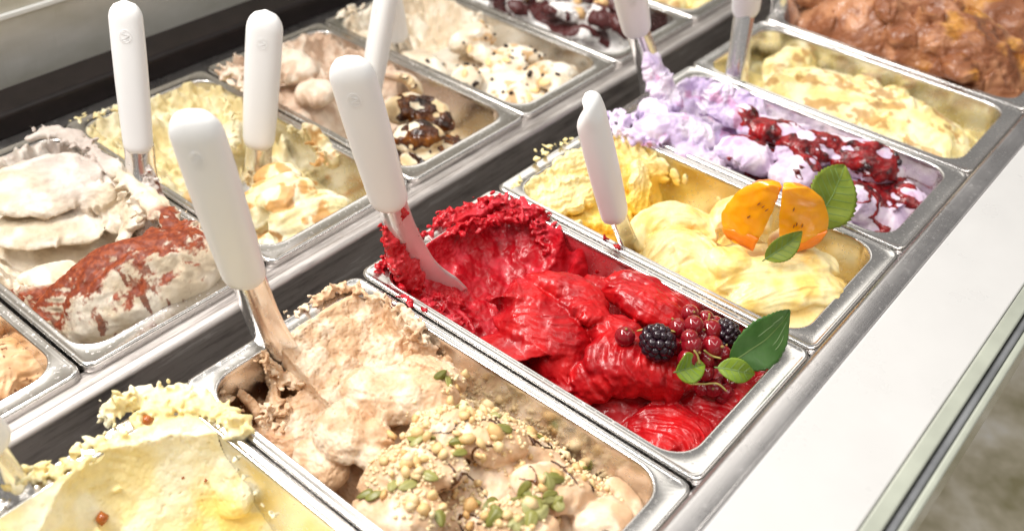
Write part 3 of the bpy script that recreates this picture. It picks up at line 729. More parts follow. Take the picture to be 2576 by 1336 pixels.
g.crust([(-0.1034, 0.3208, 0.0000), (-0.0769, 0.3216, 0.0000), (-0.0489, 0.3225, 0.0000)], 70, size=(.001, .0036), spread=.003, zup=.003)
g.crust([(-0.0002, 0.2605, -0.0060), (-0.0022, 0.2450, -0.0300), (-0.0049, 0.2143, -0.0450)], 60, size=(.0015, .004), spread=.004, zup=.003)
g.crust([(-0.1064, 0.3338, -0.0080), (-0.0970, 0.3298, -0.0300), (-0.0946, 0.3087, -0.0400)], 120, size=(.002, .006), spread=.008, zup=.006)
g.rib([(-0.1042, 0.3327, -0.0300), (-0.0939, 0.3219, -0.0220), (-0.0860, 0.3084, -0.0160)], [.012, .010, .003], .004, roll=-20, stri=6, sa=.0015, rag=.3, taper=(.3, .8))
g.rib([(-0.0870, 0.3094, -0.0350), (-0.0799, 0.3084, -0.0280), (-0.0719, 0.2999, -0.0220)], [.006, .007, .002], .003, roll=30, rag=.3, taper=(.3, .8))
g.rib([(-0.0193, 0.3130, -0.0300), (-0.0295, 0.3083, -0.0480), (-0.0413, 0.2927, -0.0600)], [.006, .016, .020], .0018, rag=.12, up=(-.3, -.8, .5), flat=2.2)
g.rib([(-0.0098, 0.2730, -0.0200), (-0.0143, 0.2601, -0.0400), (-0.0248, 0.2421, -0.0500)], [.010, .016, .016], .008, roll=-30, stri=5, rag=.15)
def vancol(w, n, l, d):
    t = sst(-.6, .6, fbm(l, 26, 3, 4))
    c = mixc((.86, .72, .36), (.90, .83, .60), t)
    y_ = sst(.3, .6, fbm(l, 16, 3, 31)) * sst(-.02, -.05, l[:, 2]) * .6
    c = c * (1 - y_[:, None]) + y_[:, None] * np.array((.88, .62, .12))
    return c
M_VAN = gel_mat('vanilla_gelato', rough=.5, sss=.3, rad=(.008, .006, .003), bs=.35, bscale=500, b2=.3, b2s=110)
o = g.build('vanilla_gelato', M_VAN, vancol, vox=.0010, smooth=3, disp=((60, .0006, 'fbm', None), (220, .0007, 'pit', None), (330, .0003, 'grain', None)))
tag(o, 'pale yellow vanilla gelato scraped into a smooth bowl, bottom left', 'gelato')
G_VAN = g

# ---------------- yellow gelato with fruit
g = Gel(2, 'front', -.064)
g.flat = 2.8; g.sam = 2.0; g.stm = 2.0; g.low = .001; g.wid = 1.05
g.h += .004 * g.nz(25, 3)
g.coat(-.001, .004, y0=.235, sides='B', rag=.005, curve=.055, fall=.09, seed=2, ex=.7)
g.coat(-.008, .005, y0=.25, sides='R', rag=.012, curve=.055, fall=.04, seed=3)
g.coat(-.010, .005, y0=.22, sides='L', rag=.010, curve=.05, fall=.03, seed=5)
g.mound((0.4055, 0.1312, -0.0300), .070, .090, -.010, 0, 2.8)
g.mound((0.4280, 0.0747, -0.0300), .074, .085, -.003, 0, 2.8)
g.mound((0.4521, 0.0427, -0.0500), .07, .06, -.024, 0, 2.8)
g.folds(.009, .030, 1.0, 6, mask=sst(.225, .20, g.y))
g.crust([(0.4123, 0.3381, 0.0020), (0.4439, 0.3329, 0.0030), (0.4816, 0.3260, 0.0020), (0.5105, 0.2964, 0.0020)], 40, size=(.0012, .0032), spread=.003, zup=.003)
g.crust([(0.4110, 0.3297, 0.0040), (0.4152, 0.3306, 0.0040)], 8, size=(.002, .003), spread=.001, zup=.002)
g.crust([(0.3658, 0.3197, -0.0020), (0.3816, 0.3229, -0.0020)], 24, size=(.0012, .003), spread=.002, zup=.003)
g.rib([(0.3740, 0.3054, -0.0200), (0.4038, 0.2853, -0.0160), (0.4504, 0.2807, -0.0180)], [.012, .020, .014], .007, roll=-30, stri=6, sa=.0016, rag=.25)
g.rib([(0.4102, 0.3154, -0.0100), (0.4468, 0.3039, -0.0080), (0.4869, 0.2881, -0.0100)], [.010, .018, .014], .004, roll=-50, stri=5, sa=.0012, rag=.15)
g.rib([(0.5012, 0.2688, -0.0080), (0.4911, 0.2537, -0.0300), (0.4728, 0.2431, -0.0500)], [.010, .014, .014], .006, roll=35, stri=8, sa=.0018, rag=.3)
g.rib([(0.4186, 0.2839, -0.0420), (0.4327, 0.2651, -0.0400), (0.4497, 0.2378, -0.0450)], [.018, .024, .018], .010, roll=0, stri=5, rag=.15)
g.wallrib([(0.5013, 0.2355, -0.0120), (0.4989, 0.2252, -0.0300)], .005, .0014, side='R')
g.wallrib([(0.5011, 0.2203, -0.0120), (0.5052, 0.2182, -0.0250)], .003, .0012, side='R')
g.wallrib([(0.4945, 0.2502, -0.0060), (0.5003, 0.2444, -0.0350)], .009, .003, side='R')
g.wallrib([(0.5025, 0.1806, -0.0200), (0.5043, 0.1756, -0.0280)], .0024, .001, side='R')
# whipped lobes
g.rib([(0.3871, 0.1831, -0.0200), (0.4070, 0.1921, -0.0060), (0.4307, 0.1827, 0.0020), (0.4432, 0.1595, -0.0020), (0.4319, 0.1351, -0.0060)], [.012, .020, .023, .020, .012], .008, roll=[-10, 0, 12], arch=.45, stri=6, sa=.0012, rag=.06)
g.rib([(0.3692, 0.1696, -0.0160), (0.3983, 0.1613, -0.0020), (0.4029, 0.1357, 0.0010), (0.3929, 0.1101, -0.0060)], [.012, .022, .024, .014], .008, roll=[-12, -4, 4], arch=.4, stri=6, sa=.0012, rag=.06)
g.rib([(0.3597, 0.1539, -0.0220), (0.3843, 0.1431, -0.0080), (0.3856, 0.1160, -0.0050), (0.3787, 0.0879, -0.0160)], [.012, .022, .024, .014], .008, roll=-8, arch=.4, stri=6, sa=.0012, rag=.06)
g.rib([(0.4427, 0.1461, -0.0040), (0.4670, 0.1417, 0.0080), (0.4743, 0.1250, 0.0080), (0.4650, 0.1031, 0.0060)], [.012, .020, .020, .014], .010, roll=0, arch=.4, stri=4, rag=.08)
g.rib([(0.4065, 0.1254, 0.0000), (0.3978, 0.1056, 0.0060), (0.4182, 0.0936, 0.0060)], [.012, .018, .016], .012, roll=-6, arch=.3, stri=4, rag=.06)
g.rib([(0.4541, 0.0973, 0.0060), (0.4638, 0.0786, 0.0060), (0.4735, 0.0580, -0.0020)], [.014, .020, .014], .010, roll=0, arch=.3, rag=.08)
g.rib([(0.3751, 0.1012, -0.0080), (0.3963, 0.0921, 0.0020), (0.4202, 0.0709, 0.0040), (0.4626, 0.0493, 0.0000), (0.4699, 0.0316, -0.0080)], [.012, .022, .024, .022, .012], .008, roll=[-6, 6], arch=.35, stri=7, sa=.0012, rag=.05)
g.rib([(0.3706, 0.0852, -0.0160), (0.3892, 0.0719, -0.0020), (0.4165, 0.0533, 0.0020), (0.4442, 0.0281, -0.0040), (0.4531, 0.0111, -0.0200)], [.012, .024, .026, .022, .012], .008, roll=[-8, 0, 8], arch=.35, stri=8, sa=.0012, rag=.05)
g.rib([(0.3706, 0.0831, -0.0260), (0.3848, 0.0696, -0.0180), (0.3944, 0.0500, -0.0260)], [.010, .018, .012], .009, roll=-8, arch=.4, stri=5, rag=.06)
g.rib([(0.4036, 0.0607, -0.0340), (0.4181, 0.0491, -0.0180), (0.4300, 0.0287, -0.0180), (0.4326, 0.0176, -0.0360)], [.014, .030, .032, .02], .012, roll=[-4, 0, 4], arch=.4, stri=12, sa=.0012, taper=(.4, .4), rag=.04)
g.rib([(0.4574, 0.0295, -0.0220), (0.4622, 0.0187, -0.0280), (0.4497, 0.0144, -0.0360)], [.012, .016, .012], .010, roll=15, arch=.4, stri=4, rag=.1)
def yelcol(w, n, l, d):
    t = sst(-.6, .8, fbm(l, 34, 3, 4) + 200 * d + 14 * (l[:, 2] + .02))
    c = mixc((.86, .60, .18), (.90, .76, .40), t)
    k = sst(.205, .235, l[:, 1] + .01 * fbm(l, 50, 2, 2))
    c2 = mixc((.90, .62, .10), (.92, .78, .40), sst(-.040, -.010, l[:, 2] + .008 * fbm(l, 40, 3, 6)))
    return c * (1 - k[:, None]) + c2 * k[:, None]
M_YEL = gel_mat('yellow_gelato', rough=.42, sss=.3, rad=(.007, .005, .002), bs=.2, bscale=600, b2=.3, b2s=110, coat=.1)
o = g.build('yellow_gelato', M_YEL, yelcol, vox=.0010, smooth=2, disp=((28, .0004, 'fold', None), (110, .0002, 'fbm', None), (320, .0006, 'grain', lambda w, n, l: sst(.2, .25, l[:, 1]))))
tag(o, 'whipped yellow gelato under the orange fruit wedges', 'gelato')
G_YEL = g

# ---------------- lilac gelato
g = Gel(3, 'front', -.058)
g.flat = 3.0; g.sam = 1.5; g.stm = 1.8; g.low = -.004; g.wid = 1.1
g.h += .005 * g.nz(25, 3)
g.coat(.000, .005, y0=.215, sides='B', rag=.006, curve=.035, fall=.06, seed=2)
g.coat(.000, .010, y0=.17, sides='L', rag=.008, curve=.03, fall=.05, seed=3)
g.coat(-.004, .008, y0=.22, sides='R', rag=.010, curve=.03, fall=.04, seed=3)
g.mound((0.6017, 0.2843, -0.0100), .060, .06, -.006)
g.mound((0.5690, 0.2938, -0.0100), .050, .075, -.006)
g.mound((0.6467, 0.1682, -0.0300), .075, .12, -.006, 0, 2.8)
g.mound((0.6424, 0.0755, -0.0300), .075, .075, -.010, 0, 2.6)
g.folds(.008, .034, .9, 8)
g.crust([(0.5375, 0.3228, 0.0010), (0.5233, 0.3003, 0.0020), (0.5203, 0.2634, 0.0000)], 60, size=(.003, .007), spread=.008, zup=.006)
# peaks dragged up by the spatulas
g.rib([(0.5891, 0.2825, -0.0040), (0.5932, 0.3012, 0.0160), (0.5902, 0.3160, 0.0400), (0.5868, 0.3264, 0.0560)], [.020, .015, .011, .005], [.012, .010, .008, .004], roll=20, stri=5, sa=.002, rag=.3, taper=(.1, .25))
g.rib([(0.5853, 0.3118, 0.0340), (0.5982, 0.3172, 0.0460), (0.6011, 0.3179, 0.0540)], [.008, .006, .003], .004, roll=-40, rag=.4, taper=(.2, .5))
g.rib([(0.5936, 0.2936, 0.0140), (0.5862, 0.3009, 0.0260), (0.5853, 0.3118, 0.0340)], .013, .008, roll=50, rag=.35)
g.rib([(0.6199, 0.2513, -0.0040), (0.6260, 0.2487, 0.0140), (0.6390, 0.2499, 0.0300)], [.020, .016, .007], [.012, .009, .005], roll=-20, stri=6, sa=.002, rag=.3, taper=(.1, .3))
g.rib([(0.6104, 0.2560, -0.0020), (0.6309, 0.2611, 0.0120), (0.6404, 0.2642, 0.0240)], [.010, .009, .004], .005, roll=50, stri=4, rag=.3, taper=(.1, .4))
g.rib([(0.5321, 0.2960, 0.0000), (0.5438, 0.2746, 0.0040), (0.5696, 0.2463, 0.0000), (0.5754, 0.2233, -0.0120)], [.012, .020, .022, .016], .012, roll=-8, arch=.4, stri=5, sa=.0016, rag=.2)
g.rib([(0.5595, 0.3098, 0.0020), (0.5654, 0.2941, 0.0060), (0.5656, 0.2686, 0.0020)], [.010, .018, .014], .010, roll=-8, arch=.4, stri=5, sa=.0016, rag=.3)
g.rib([(0.5430, 0.2475, -0.0080), (0.5444, 0.2288, -0.0100), (0.5710, 0.2239, -0.0200)], [.012, .016, .012], .010, roll=-10, arch=.4, rag=.2)
g.rib([(0.6238, 0.2495, 0.0000), (0.6250, 0.2266, 0.0040), (0.6483, 0.2198, 0.0020)], .014, .010, roll=10, arch=.4, stri=5, rag=.25)
g.rib([(0.5679, 0.2180, -0.0160), (0.5838, 0.2010, -0.0060), (0.5847, 0.1782, -0.0060), (0.5813, 0.1594, -0.0200)], [.012, .020, .022, .016], .011, roll=[-8, 4], arch=.5, stri=5, sa=.0012, rag=.12)
g.rib([(0.6121, 0.2170, -0.0060), (0.6237, 0.1920, 0.0020), (0.6373, 0.1667, 0.0020), (0.6684, 0.1479, -0.0060)], [.010, .016, .018, .012], .010, roll=10, arch=.5, stri=5, sa=.0014, rag=.14)
g.rib([(0.5885, 0.1530, -0.0060), (0.6146, 0.1465, 0.0040), (0.6417, 0.1242, 0.0040), (0.6693, 0.1076, -0.0060)], [.016, .022, .018, .010], .011, roll=[-4, 8], arch=.45, stri=8, sa=.0012, rag=.1)
g.rib([(0.5717, 0.1547, -0.0180), (0.5833, 0.1331, -0.0040), (0.5972, 0.1143, -0.0020)], [.016, .022, .016], .012, roll=-8, arch=.4, stri=5, rag=.1)
g.rib([(0.6159, 0.1097, -0.0040), (0.6411, 0.0977, 0.0040), (0.6539, 0.0721, 0.0000), (0.6597, 0.0486, -0.0160)], [.016, .026, .026, .016], .013, roll=[-4, 6, 12], arch=.45, stri=6, sa=.0014, rag=.08)
g.rib([(0.5872, 0.0854, -0.0120), (0.5946, 0.0679, -0.0120), (0.5984, 0.0518, -0.0300)], [.014, .022, .018], .012, roll=-8, arch=.4, stri=6, sa=.0014, rag=.08)
g.rib([(0.6341, 0.0523, -0.0100), (0.6340, 0.0291, -0.0180), (0.6233, 0.0239, -0.0340)], [.014, .022, .020], .011, roll=10, arch=.4, stri=9, sa=.0014, rag=.06)
def lilcol(w, n, l, d):
    t = sst(-.6, .7, fbm(l, 34, 3, 4) + 200 * d)
    c = mixc((.58, .47, .70), (.82, .74, .86), t)
    k = sst(.45, .75, fbm(l, 42, 3, 21)) * .5
    c = c * (1 - k[:, None]) + np.array((.52, .12, .30)) * k[:, None]
    fr = sst(.22, .18, l[:, 1])
    return c * (1 - .5 * fr[:, None]) + .5 * fr[:, None] * mixc((.62, .50, .60), (.86, .76, .80), t)
M_LIL = gel_mat('lilac_gelato', rough=.45, sss=.25, rad=(.006, .004, .005), bs=.25, bscale=500, b2=.3, b2s=110)
o = g.build('lilac_gelato', M_LIL, lilcol, vox=.0011, smooth=2, disp=((30, .0006, 'fold', None), (120, .0006, 'fbm', lambda w, n, l: .4 + .6 * sst(.2, .25, l[:, 1])), (280, .0005, 'grain', lambda w, n, l: .2 + .8 * sst(.2, .25, l[:, 1]))))
tag(o, 'lilac gelato pulled into peaks at the back, with berry streaks', 'gelato')
G_LIL = g
q = g.co
yy = q[:, 1]
pat = np.abs(fbm(np.stack([q[:, 0] * 1.0, q[:, 1] * .45, q[:, 2] * 1.3], -1), 30, 3, 41))
band = sst(.235, .205, yy + .006 * fbm(q, 60, 2, 3))
heavy = np.exp(-((q[:, 0] - .105) / .045) ** 2) * (np.exp(-((yy - .075) / .045) ** 2) + np.exp(-((yy - .20) / .02) ** 2)) + np.exp(-((q[:, 0] - .07) / .016) ** 2 - ((yy - .15) / .035) ** 2)
th = ((.08 + .66 * heavy) - pat) * .0032 * band - .0002
th = np.where((yy > .235) | (g.no[:, 2] < -.2), -.001, th)
m_, t_, b_ = nm('berry_sauce')
n_ = link_noise(t_, 70, 4, .6); r_ = ramp(t_, n_.outputs[0], [(.34, (.020, .006, .008)), (.46, (.14, .004, .006)), (.66, (.34, .008, .010))])
t_.links.new(r_.outputs[0], b_.inputs['Base Color']); b_.inputs['Roughness'].default_value = .10
bump(t_, b_, link_noise(t_, 260, 3, .6).outputs[0], .5, .002)
s_ = g.film('berry_sauce', th, m_); s_['label'] = 'glossy dark red berry sauce'
# ---------------- cream with caramel (front row)
g = Gel(4, 'front', -.050, step=.002)
g.flat = 3.2; g.sam = 1.6; g.stm = 1.4
g.h += .004 * g.nz(25, 3)
g.mound((.706 + .09, .15, 0), .078, .15, -.006, 0, 3)
g.folds(.013, .030, .8, 3); g.low = .004
g.h = np.where(g.y > .27, np.minimum(g.h, -.045), g.h)
r = np.random.default_rng(4)
for i in range(20):
    px = .706 + .028 + r.random() * .12; py = .03 + r.random() * .25
    a = r.uniform(-.6, .6); l_ = r.uniform(.03, .05)
    z = -.022 + r.uniform(-.006, .012)
    dx, dy = l_ * math.cos(a), l_ * math.sin(a)
    g.rib([(px - dx, py - dy, z - .008), (px, py + .004, z), (px + dx, py + dy, z - .010)], [.010, r.uniform(.014, .022), .010], r.uniform(.006, .009), roll=r.uniform(-25, 25), arch=.5, stri=5, sa=.0012, rag=.12)
def crecol(w, n, l, d):
    t = sst(-.5, .7, fbm(l, 34, 3, 4) + 200 * d)
    c = mixc((.84, .70, .30), (.90, .82, .52), t)
    k = sst(.12, .42, fbm(np.stack([l[:, 0], l[:, 1] * .7, l[:, 2]], -1), 48, 4, 33) + .5 * (n[:, 2] - .7)) * sst(-.040, -.015, l[:, 2])
    return c * (1 - .75 * k[:, None]) + .75 * k[:, None] * np.array((.46, .22, .06))
M_CRE = gel_mat('cream_gelato', rough=.45, sss=.3, rad=(.007, .005, .002), bs=.2, bscale=500)
o = g.build('cream_gelato', M_CRE, crecol, vox=.0014, smooth=2, disp=((30, .0005, 'fold', None), (110, .0003, 'fbm', None)))
tag(o, 'cream gelato rippled with caramel between the lilac and the chocolate ones', 'gelato')

# ---------------- chocolate (front row, heaped high)
def choco(k, label, zt, seed):
    g = Gel(k, 'front', -.02, step=.002)
    g.flat = 3.4; g.sam = 1.6
    g.mound((k * PW + PW / 2, .17, 0), .085, .165, zt, 0, 3)
    g.folds(.022, .055, .8, seed, stri=.001); g.low = .004; g.stm = 1.6
    r = np.random.default_rng(seed)
    for i in range(6):
        px = k * PW + .022 + r.random() * .134; py = .03 + r.random() * .27
        a = r.uniform(-1.2, 1.2); l_ = r.uniform(.018, .034)
        e = max(0, 1 - ((px - k * PW - PW / 2) / .085) ** 2) ** .5 * max(0, 1 - abs((py - .17) / .165) ** 3) ** .5
        z = -.03 + (zt + .03) * e + r.uniform(-.006, .008)
        dx, dy = l_ * math.cos(a), l_ * math.sin(a)
        g.rib([(px - dx, py - dy, z - .010), (px, py + .004, z), (px + dx, py + dy, z - .012)], [.016, r.uniform(.022, .034), .014], r.uniform(.007, .010), roll=r.uniform(-30, 30), arch=.5, stri=6, sa=.0018, rag=.15)
    def ccol(w, n, l, d):
        t = sst(-.5, .8, fbm(l, 30, 3, 4) + 220 * d)
        c = mixc((.24, .085, .035), (.47, .22, .11), t)
        kk = sst(.0, .6, fbm(l, 18, 2, 12) + .6 * (n[:, 2] - .5)) * sst(.17, .12, l[:, 1])
        return c * (1 - kk[:, None]) + kk[:, None] * mixc((.42, .17, .03), (.60, .30, .07), t)
    o = g.build('chocolate_gelato', M_CHO, ccol, vox=.0014, smooth=4, disp=((30, .0007, 'fold', None), (120, .0004, 'fbm', None), (330, .0003, 'grain', None)))
    tag(o, label, 'gelato'); return g
M_CHO = gel_mat('chocolate_gelato', rough=.40, sss=.1, rad=(.004, .002, .001), bs=.35, bscale=500, coat=.15)
choco(5, 'heaped brown chocolate gelato in the upper right corner', .048, 8)
choco(6, 'brown chocolate gelato behind the tall heap at the right edge', .035, 9)

# ---------------- coffee (back row, left edge)
g = Gel(-1, 'back', -.060)
g.mound((-0.0652, 0.4814, -0.0500), .060, .055, -.036)
g.rib([(-0.0730, 0.5095, -0.0500), (-0.0562, 0.4928, -0.0400), (-0.0497, 0.4716, -0.0460), (-0.0531, 0.4664, -0.0600)], [.02, .034, .034, .02], .012, roll=[-6, 0, 6], arch=.4, stri=6, sa=.0014, rag=.04)
g.rib([(-0.0845, 0.4904, -0.0550), (-0.0727, 0.4736, -0.0500), (-0.0639, 0.4630, -0.0560)], [.02, .03, .02], .012, roll=0, arch=.35, stri=5, sa=.0012, rag=.05)
g.rib([(-0.0581, 0.5323, -0.0400), (-0.0482, 0.5266, -0.0300), (-0.0442, 0.5147, -0.0340)], [.02, .026, .02], .012, roll=0, arch=.35, stri=4, rag=.1)
def cofcol(w, n, l, d):
    c = mixc((.60, .33, .15), (.72, .46, .26), sst(-.5, .7, fbm(l, 34, 3, 4)))
    k = sst(.62, .70, fbm(l, 260, 1, 9))
    return c * (1 - k[:, None]) + k[:, None] * np.array((.22, .08, .03))
M_COF = gel_mat('coffee_gelato', rough=.42, sss=.25, bs=.2, bscale=500)
o = g.build('coffee_gelato', M_COF, cofcol, vox=.0012, smooth=2, disp=((60, .001, 'fold', None), (170, .0004, 'fbm', None)))
tag(o, 'light brown speckled coffee gelato at the left edge', 'gelato')

# ---------------- ivory gelato with the cocoa mound (back row)
g = Gel(0, 'back', -.052)
g.h += .004 * g.nz(16, 3)
g.coat(.004, .012, y0=.16, sides='R', rag=.010, curve=.045, fall=.06, seed=3)
g.coat(.002, .012, y0=.10, sides='B', rag=.010, curve=.045, fall=.08, seed=4)
g.coat(-.010, .010, y0=.06, sides='L', rag=.008, curve=.035, fall=.05, seed=5)
g.mound((0.0659, 0.6442, -0.0100), .075, .085, -.006, .2)
g.mound((0.0021, 0.5884, -0.0450), .09, .09, -.040, 0)
g.crust([(0.1266, 0.6642, 0.0060), (0.1176, 0.5657, 0.0060), (0.1119, 0.4920, 0.0060), (0.1123, 0.4540, 0.0040)], 110, size=(.0016, .004), spread=.006, zup=.003)
for q0, q1, q2 in ((((0.1280, 0.6468, 0.0040)), (0.1175, 0.6148, -0.0080), (0.1015, 0.6029, -0.0260)), ((0.1278, 0.6071, 0.0040), (0.1166, 0.5820, -0.0100), (0.0998, 0.5760, -0.0300)), ((0.1203, 0.5580, 0.0040), (0.1006, 0.5474, -0.0160), (0.0903, 0.5523, -0.0400)), ((0.1179, 0.5068, 0.0040), (0.1084, 0.5047, -0.0160), (0.1068, 0.5092, -0.0400)), ((0.1157, 0.4752, 0.0040), (0.1106, 0.4779, -0.0120), (0.1065, 0.4827, -0.0300))):
    g.rib([q0, q1, q2], [.010, .017, .014], .005, roll=-20, stri=10, sa=.0022, rag=.35)
g.crust([(0.1110, 0.5578, 0.0000), (0.1114, 0.5045, 0.0000)], 40, size=(.002, .005), spread=.008, zup=.004)
g.crust([(0.1137, 0.7136, 0.0040), (0.1280, 0.6673, 0.0040)], 40, size=(.0016, .004), spread=.005, zup=.002)
g.rib([(0.0957, 0.7109, 0.0040), (0.1234, 0.6936, 0.0060), (0.1280, 0.6468, 0.0040)], [.006, .010, .008], .004, rag=.5, stri=6)
g.rib([(0.1286, 0.6542, 0.0050), (0.1189, 0.5738, 0.0060), (0.1131, 0.5056, 0.0050), (0.1124, 0.4598, 0.0030)], [.006, .010, .010, .006], .005, rag=.5, stri=7, sa=.0015)
g.rib([(0.0166, 0.6386, 0.0000), (0.0543, 0.6380, 0.0030), (0.0888, 0.6303, 0.0030), (0.1194, 0.6149, 0.0000)], [.03, .042, .042, .026], .007, roll=-8, arch=.3, stri=8, sa=.0010, rag=.06)
g.rib([(0.0038, 0.6266, -0.0220), (0.0352, 0.6154, -0.0200), (0.0658, 0.5959, -0.0220), (0.0766, 0.5651, -0.0300)], [.02, .03, .03, .02], .005, roll=-6, arch=.25, stri=7, sa=.0010, rag=.08)
g.rib([(0.0770, 0.6071, -0.0200), (0.0958, 0.5944, -0.0100), (0.1100, 0.5763, -0.0040)], [.010, .016, .012], .010, roll=-30, stri=8, sa=.0018, rag=.3)
g.rib([(0.0925, 0.5837, -0.0300), (0.1042, 0.5735, -0.0220), (0.1027, 0.5551, -0.0300)], [.012, .018, .012], .010, roll=-30, stri=9, sa=.002, rag=.3)
g.rib([(0.0916, 0.5588, -0.0350), (0.0909, 0.5345, -0.0400), (0.0816, 0.5283, -0.0450)], [.010, .016, .012], .008, roll=20, stri=9, sa=.002, rag=.3)
g.rib([(0.0021, 0.5794, -0.0400), (0.0283, 0.5524, -0.0360), (0.0380, 0.5209, -0.0420)], [.010, .018, .010], .005, roll=-12, arch=.3, rag=.12)
g.rib([(-0.0186, 0.5550, -0.0400), (0.0033, 0.5358, -0.0380), (0.0097, 0.5055, -0.0420)], [.010, .018, .010], .004, roll=-12, arch=.3, rag=.12)
g.blob((0.1099, 0.4682, 0.0000), (.012, .012, .012), .4)
# grooved mound lying along the front edge
c0 = [np.array((-0.0144, 0.5021, -0.0440)), np.array((0.0186, 0.4840, -0.0260)), np.array((0.0611, 0.4703, -0.0140)), np.array((0.1008, 0.4594, -0.0140)), np.array((0.1339, 0.4572, -0.0320))]
pp = spline(c0, 200)
g.rib(c0, [.018, .034, .044, .040, .020], [.014, .024, .032, .028, .014], roll=-6, arch=.15, stri=0, taper=(.3, .3), rag=.03, flat=2.1)
for i in range(15):
    k = .06 + .88 * i / 14
    c = pp[int(k * 199)]
    wv = np.interp(k, [0, .25, .5, .75, 1], [.016, .032, .043, .039, .018]); hv = np.interp(k, [0, .25, .5, .75, 1], [.013, .023, .031, .027, .012])
    q = []
    for a in np.linspace(-75, 95, 9):
        ra = math.radians(a)
        q.append(c + np.array((.35 * wv * math.sin(ra) * (k - .35), 0, 0)) + np.array((0.40, -.92, 0)) * (wv * math.sin(ra) * -1.0) * -1 + np.array((0, 0, hv * math.cos(ra) * 1.02)) + np.array((.012 * math.sin(ra * .8), 0, 0)))
    g.rib(q, [.004, .0065, .0065, .004], .0042, taper=(.2, .2), rag=.06, up=(0, -.2, 1), flat=2.0)
def stracol(w, n, l, d):
    t = sst(-.5, .7, fbm(l, 30, 3, 4) + 150 * d)
    c = mixc((.66, .55, .40), (.84, .76, .64), t)
    gr = sst(.16, .2, l[:, 1]) * sst(.07, .12, l[:, 0])
    c = c * (1 - gr[:, None]) + gr[:, None] * mixc((.58, .50, .45), (.80, .74, .68), t)
    # cocoa dust lying on the crest and the far flank of the mound
    dline = np.abs((w[:, None, :2] - pp[None, ::8, :2])).sum(-1)
    j = dline.argmin(1); cp = pp[::8][j]
    near = sst(.066, .050, np.hypot(w[:, 0] - cp[:, 0], w[:, 1] - cp[:, 1]))
    kpar = j / (len(pp[::8]) - 1)
    f1 = fbm(np.stack([l[:, 0] * 2.0, l[:, 1] * .6, l[:, 2] * .6], -1), 55, 4, 13)
    up_ = n @ np.array((-.12, .50, .86))
    k = sst(.08, .54, up_ + .20 * f1 + .16 * fbm(l, 260, 2, 19) - .9 * np.clip(kpar - .70, 0, 1)) * near
    k = np.maximum(k, near * .85 * sst(.30, .55, f1 + .2 * up_) * sst(.75, .5, kpar))
    k = k * sst(-.045, -.030, l[:, 2])
    k = np.clip(k + .05 * near * (fbm(l, 400, 1, 5) > .5), 0, 1)
    return c * (1 - k[:, None]) + k[:, None] * mixc((.17, .026, .006), (.27, .052, .012), sst(-.4, .5, fbm(l, 220, 2, 6)))
M_STR = gel_mat('ivory_gelato', rough=.55, sss=.25, rad=(.007, .005, .004), bs=.35, bscale=600, b2=.3, b2s=120)
o = g.build('ivory_gelato', M_STR, stracol, vox=.0011, smooth=4, disp=((28, .0004, 'fold', lambda w, n, l: sst(.1, .15, l[:, 1])), (120, .0002, 'fbm', lambda w, n, l: sst(.09, .15, l[:, 1])), (330, .0002, 'grain', None)))
tag(o, 'ivory gelato with a grooved mound dusted in red brown cocoa', 'gelato')

# ---------------- vanilla with cinnamon (back row)
g = Gel(1, 'back', -.058)
g.flat = 3.0; g.sam = 1.5; g.stm = 1.5
g.h += .004 * g.nz(22, 3)
g.coat(-.004, .004, y0=.16, sides='B', rag=.010, curve=.05, fall=.09, seed=3, ex=.75)
g.coat(.002, .006, y0=.12, sides='L', rag=.008, curve=.05, fall=.06, seed=4, ex=.7)
g.coat(-.006, .006, y0=.19, sides='R', rag=.010, curve=.05, fall=.05, seed=5)
g.mound((0.2335, 0.4825, -0.0300), .076, .066, -.022, 0, 2.4)
g.folds(.007, .03, .9, 5)
g.crust([(0.1471, 0.7061, 0.0020), (0.1734, 0.7066, 0.0000), (0.2063, 0.7013, -0.0020)], 40, size=(.0014, .004), spread=.004, zup=.003)
g.crust([(0.2815, 0.6490, -0.0020), (0.2657, 0.6161, -0.0060), (0.2477, 0.5894, -0.0200)], 40, size=(.0014, .0034), spread=.003, zup=.003)
g.crust([(0.2930, 0.5608, -0.0040), (0.3012, 0.5236, -0.0200), (0.2863, 0.5079, -0.0300)], 40, size=(.0014, .0034), spread=.004, zup=.003)
g.wallrib([(0.2899, 0.5575, -0.0060), (0.2906, 0.5242, -0.0250), (0.2862, 0.5088, -0.0400)], .014, .006, side='R', stri=8, sa=.0016)
g.rib([(0.2851, 0.6305, -0.0200), (0.2574, 0.6255, -0.0400), (0.2165, 0.6134, -0.0500)], [.014, .02, .014], .008, roll=-20, stri=5, rag=.2)
g.rib([(0.1869, 0.4859, -0.0400), (0.2026, 0.4971, -0.0260), (0.2273, 0.4845, -0.0140), (0.2472, 0.4625, -0.0180)], [.014, .026, .028, .018], .012, roll=[-6, 4], arch=.4, stri=6, sa=.0014, rag=.08)
g.rib([(0.1914, 0.4681, -0.0380), (0.2172, 0.4630, -0.0260), (0.2508, 0.4507, -0.0280), (0.2658, 0.4402, -0.0400)], [.016, .026, .026, .016], .012, roll=[-6, 4], arch=.4, stri=9, sa=.0016, rag=.08)
g.rib([(0.1939, 0.4615, -0.0500), (0.2149, 0.4511, -0.0420), (0.2465, 0.4420, -0.0450)], [.014, .022, .016], .010, roll=-4, arch=.4, stri=6, sa=.0014, rag=.08)
g.rib([(0.2290, 0.5364, -0.0300), (0.2452, 0.5184, -0.0200), (0.2584, 0.4988, -0.0220)], [.012, .018, .012], .010, roll=0, arch=.4, rag=.15)
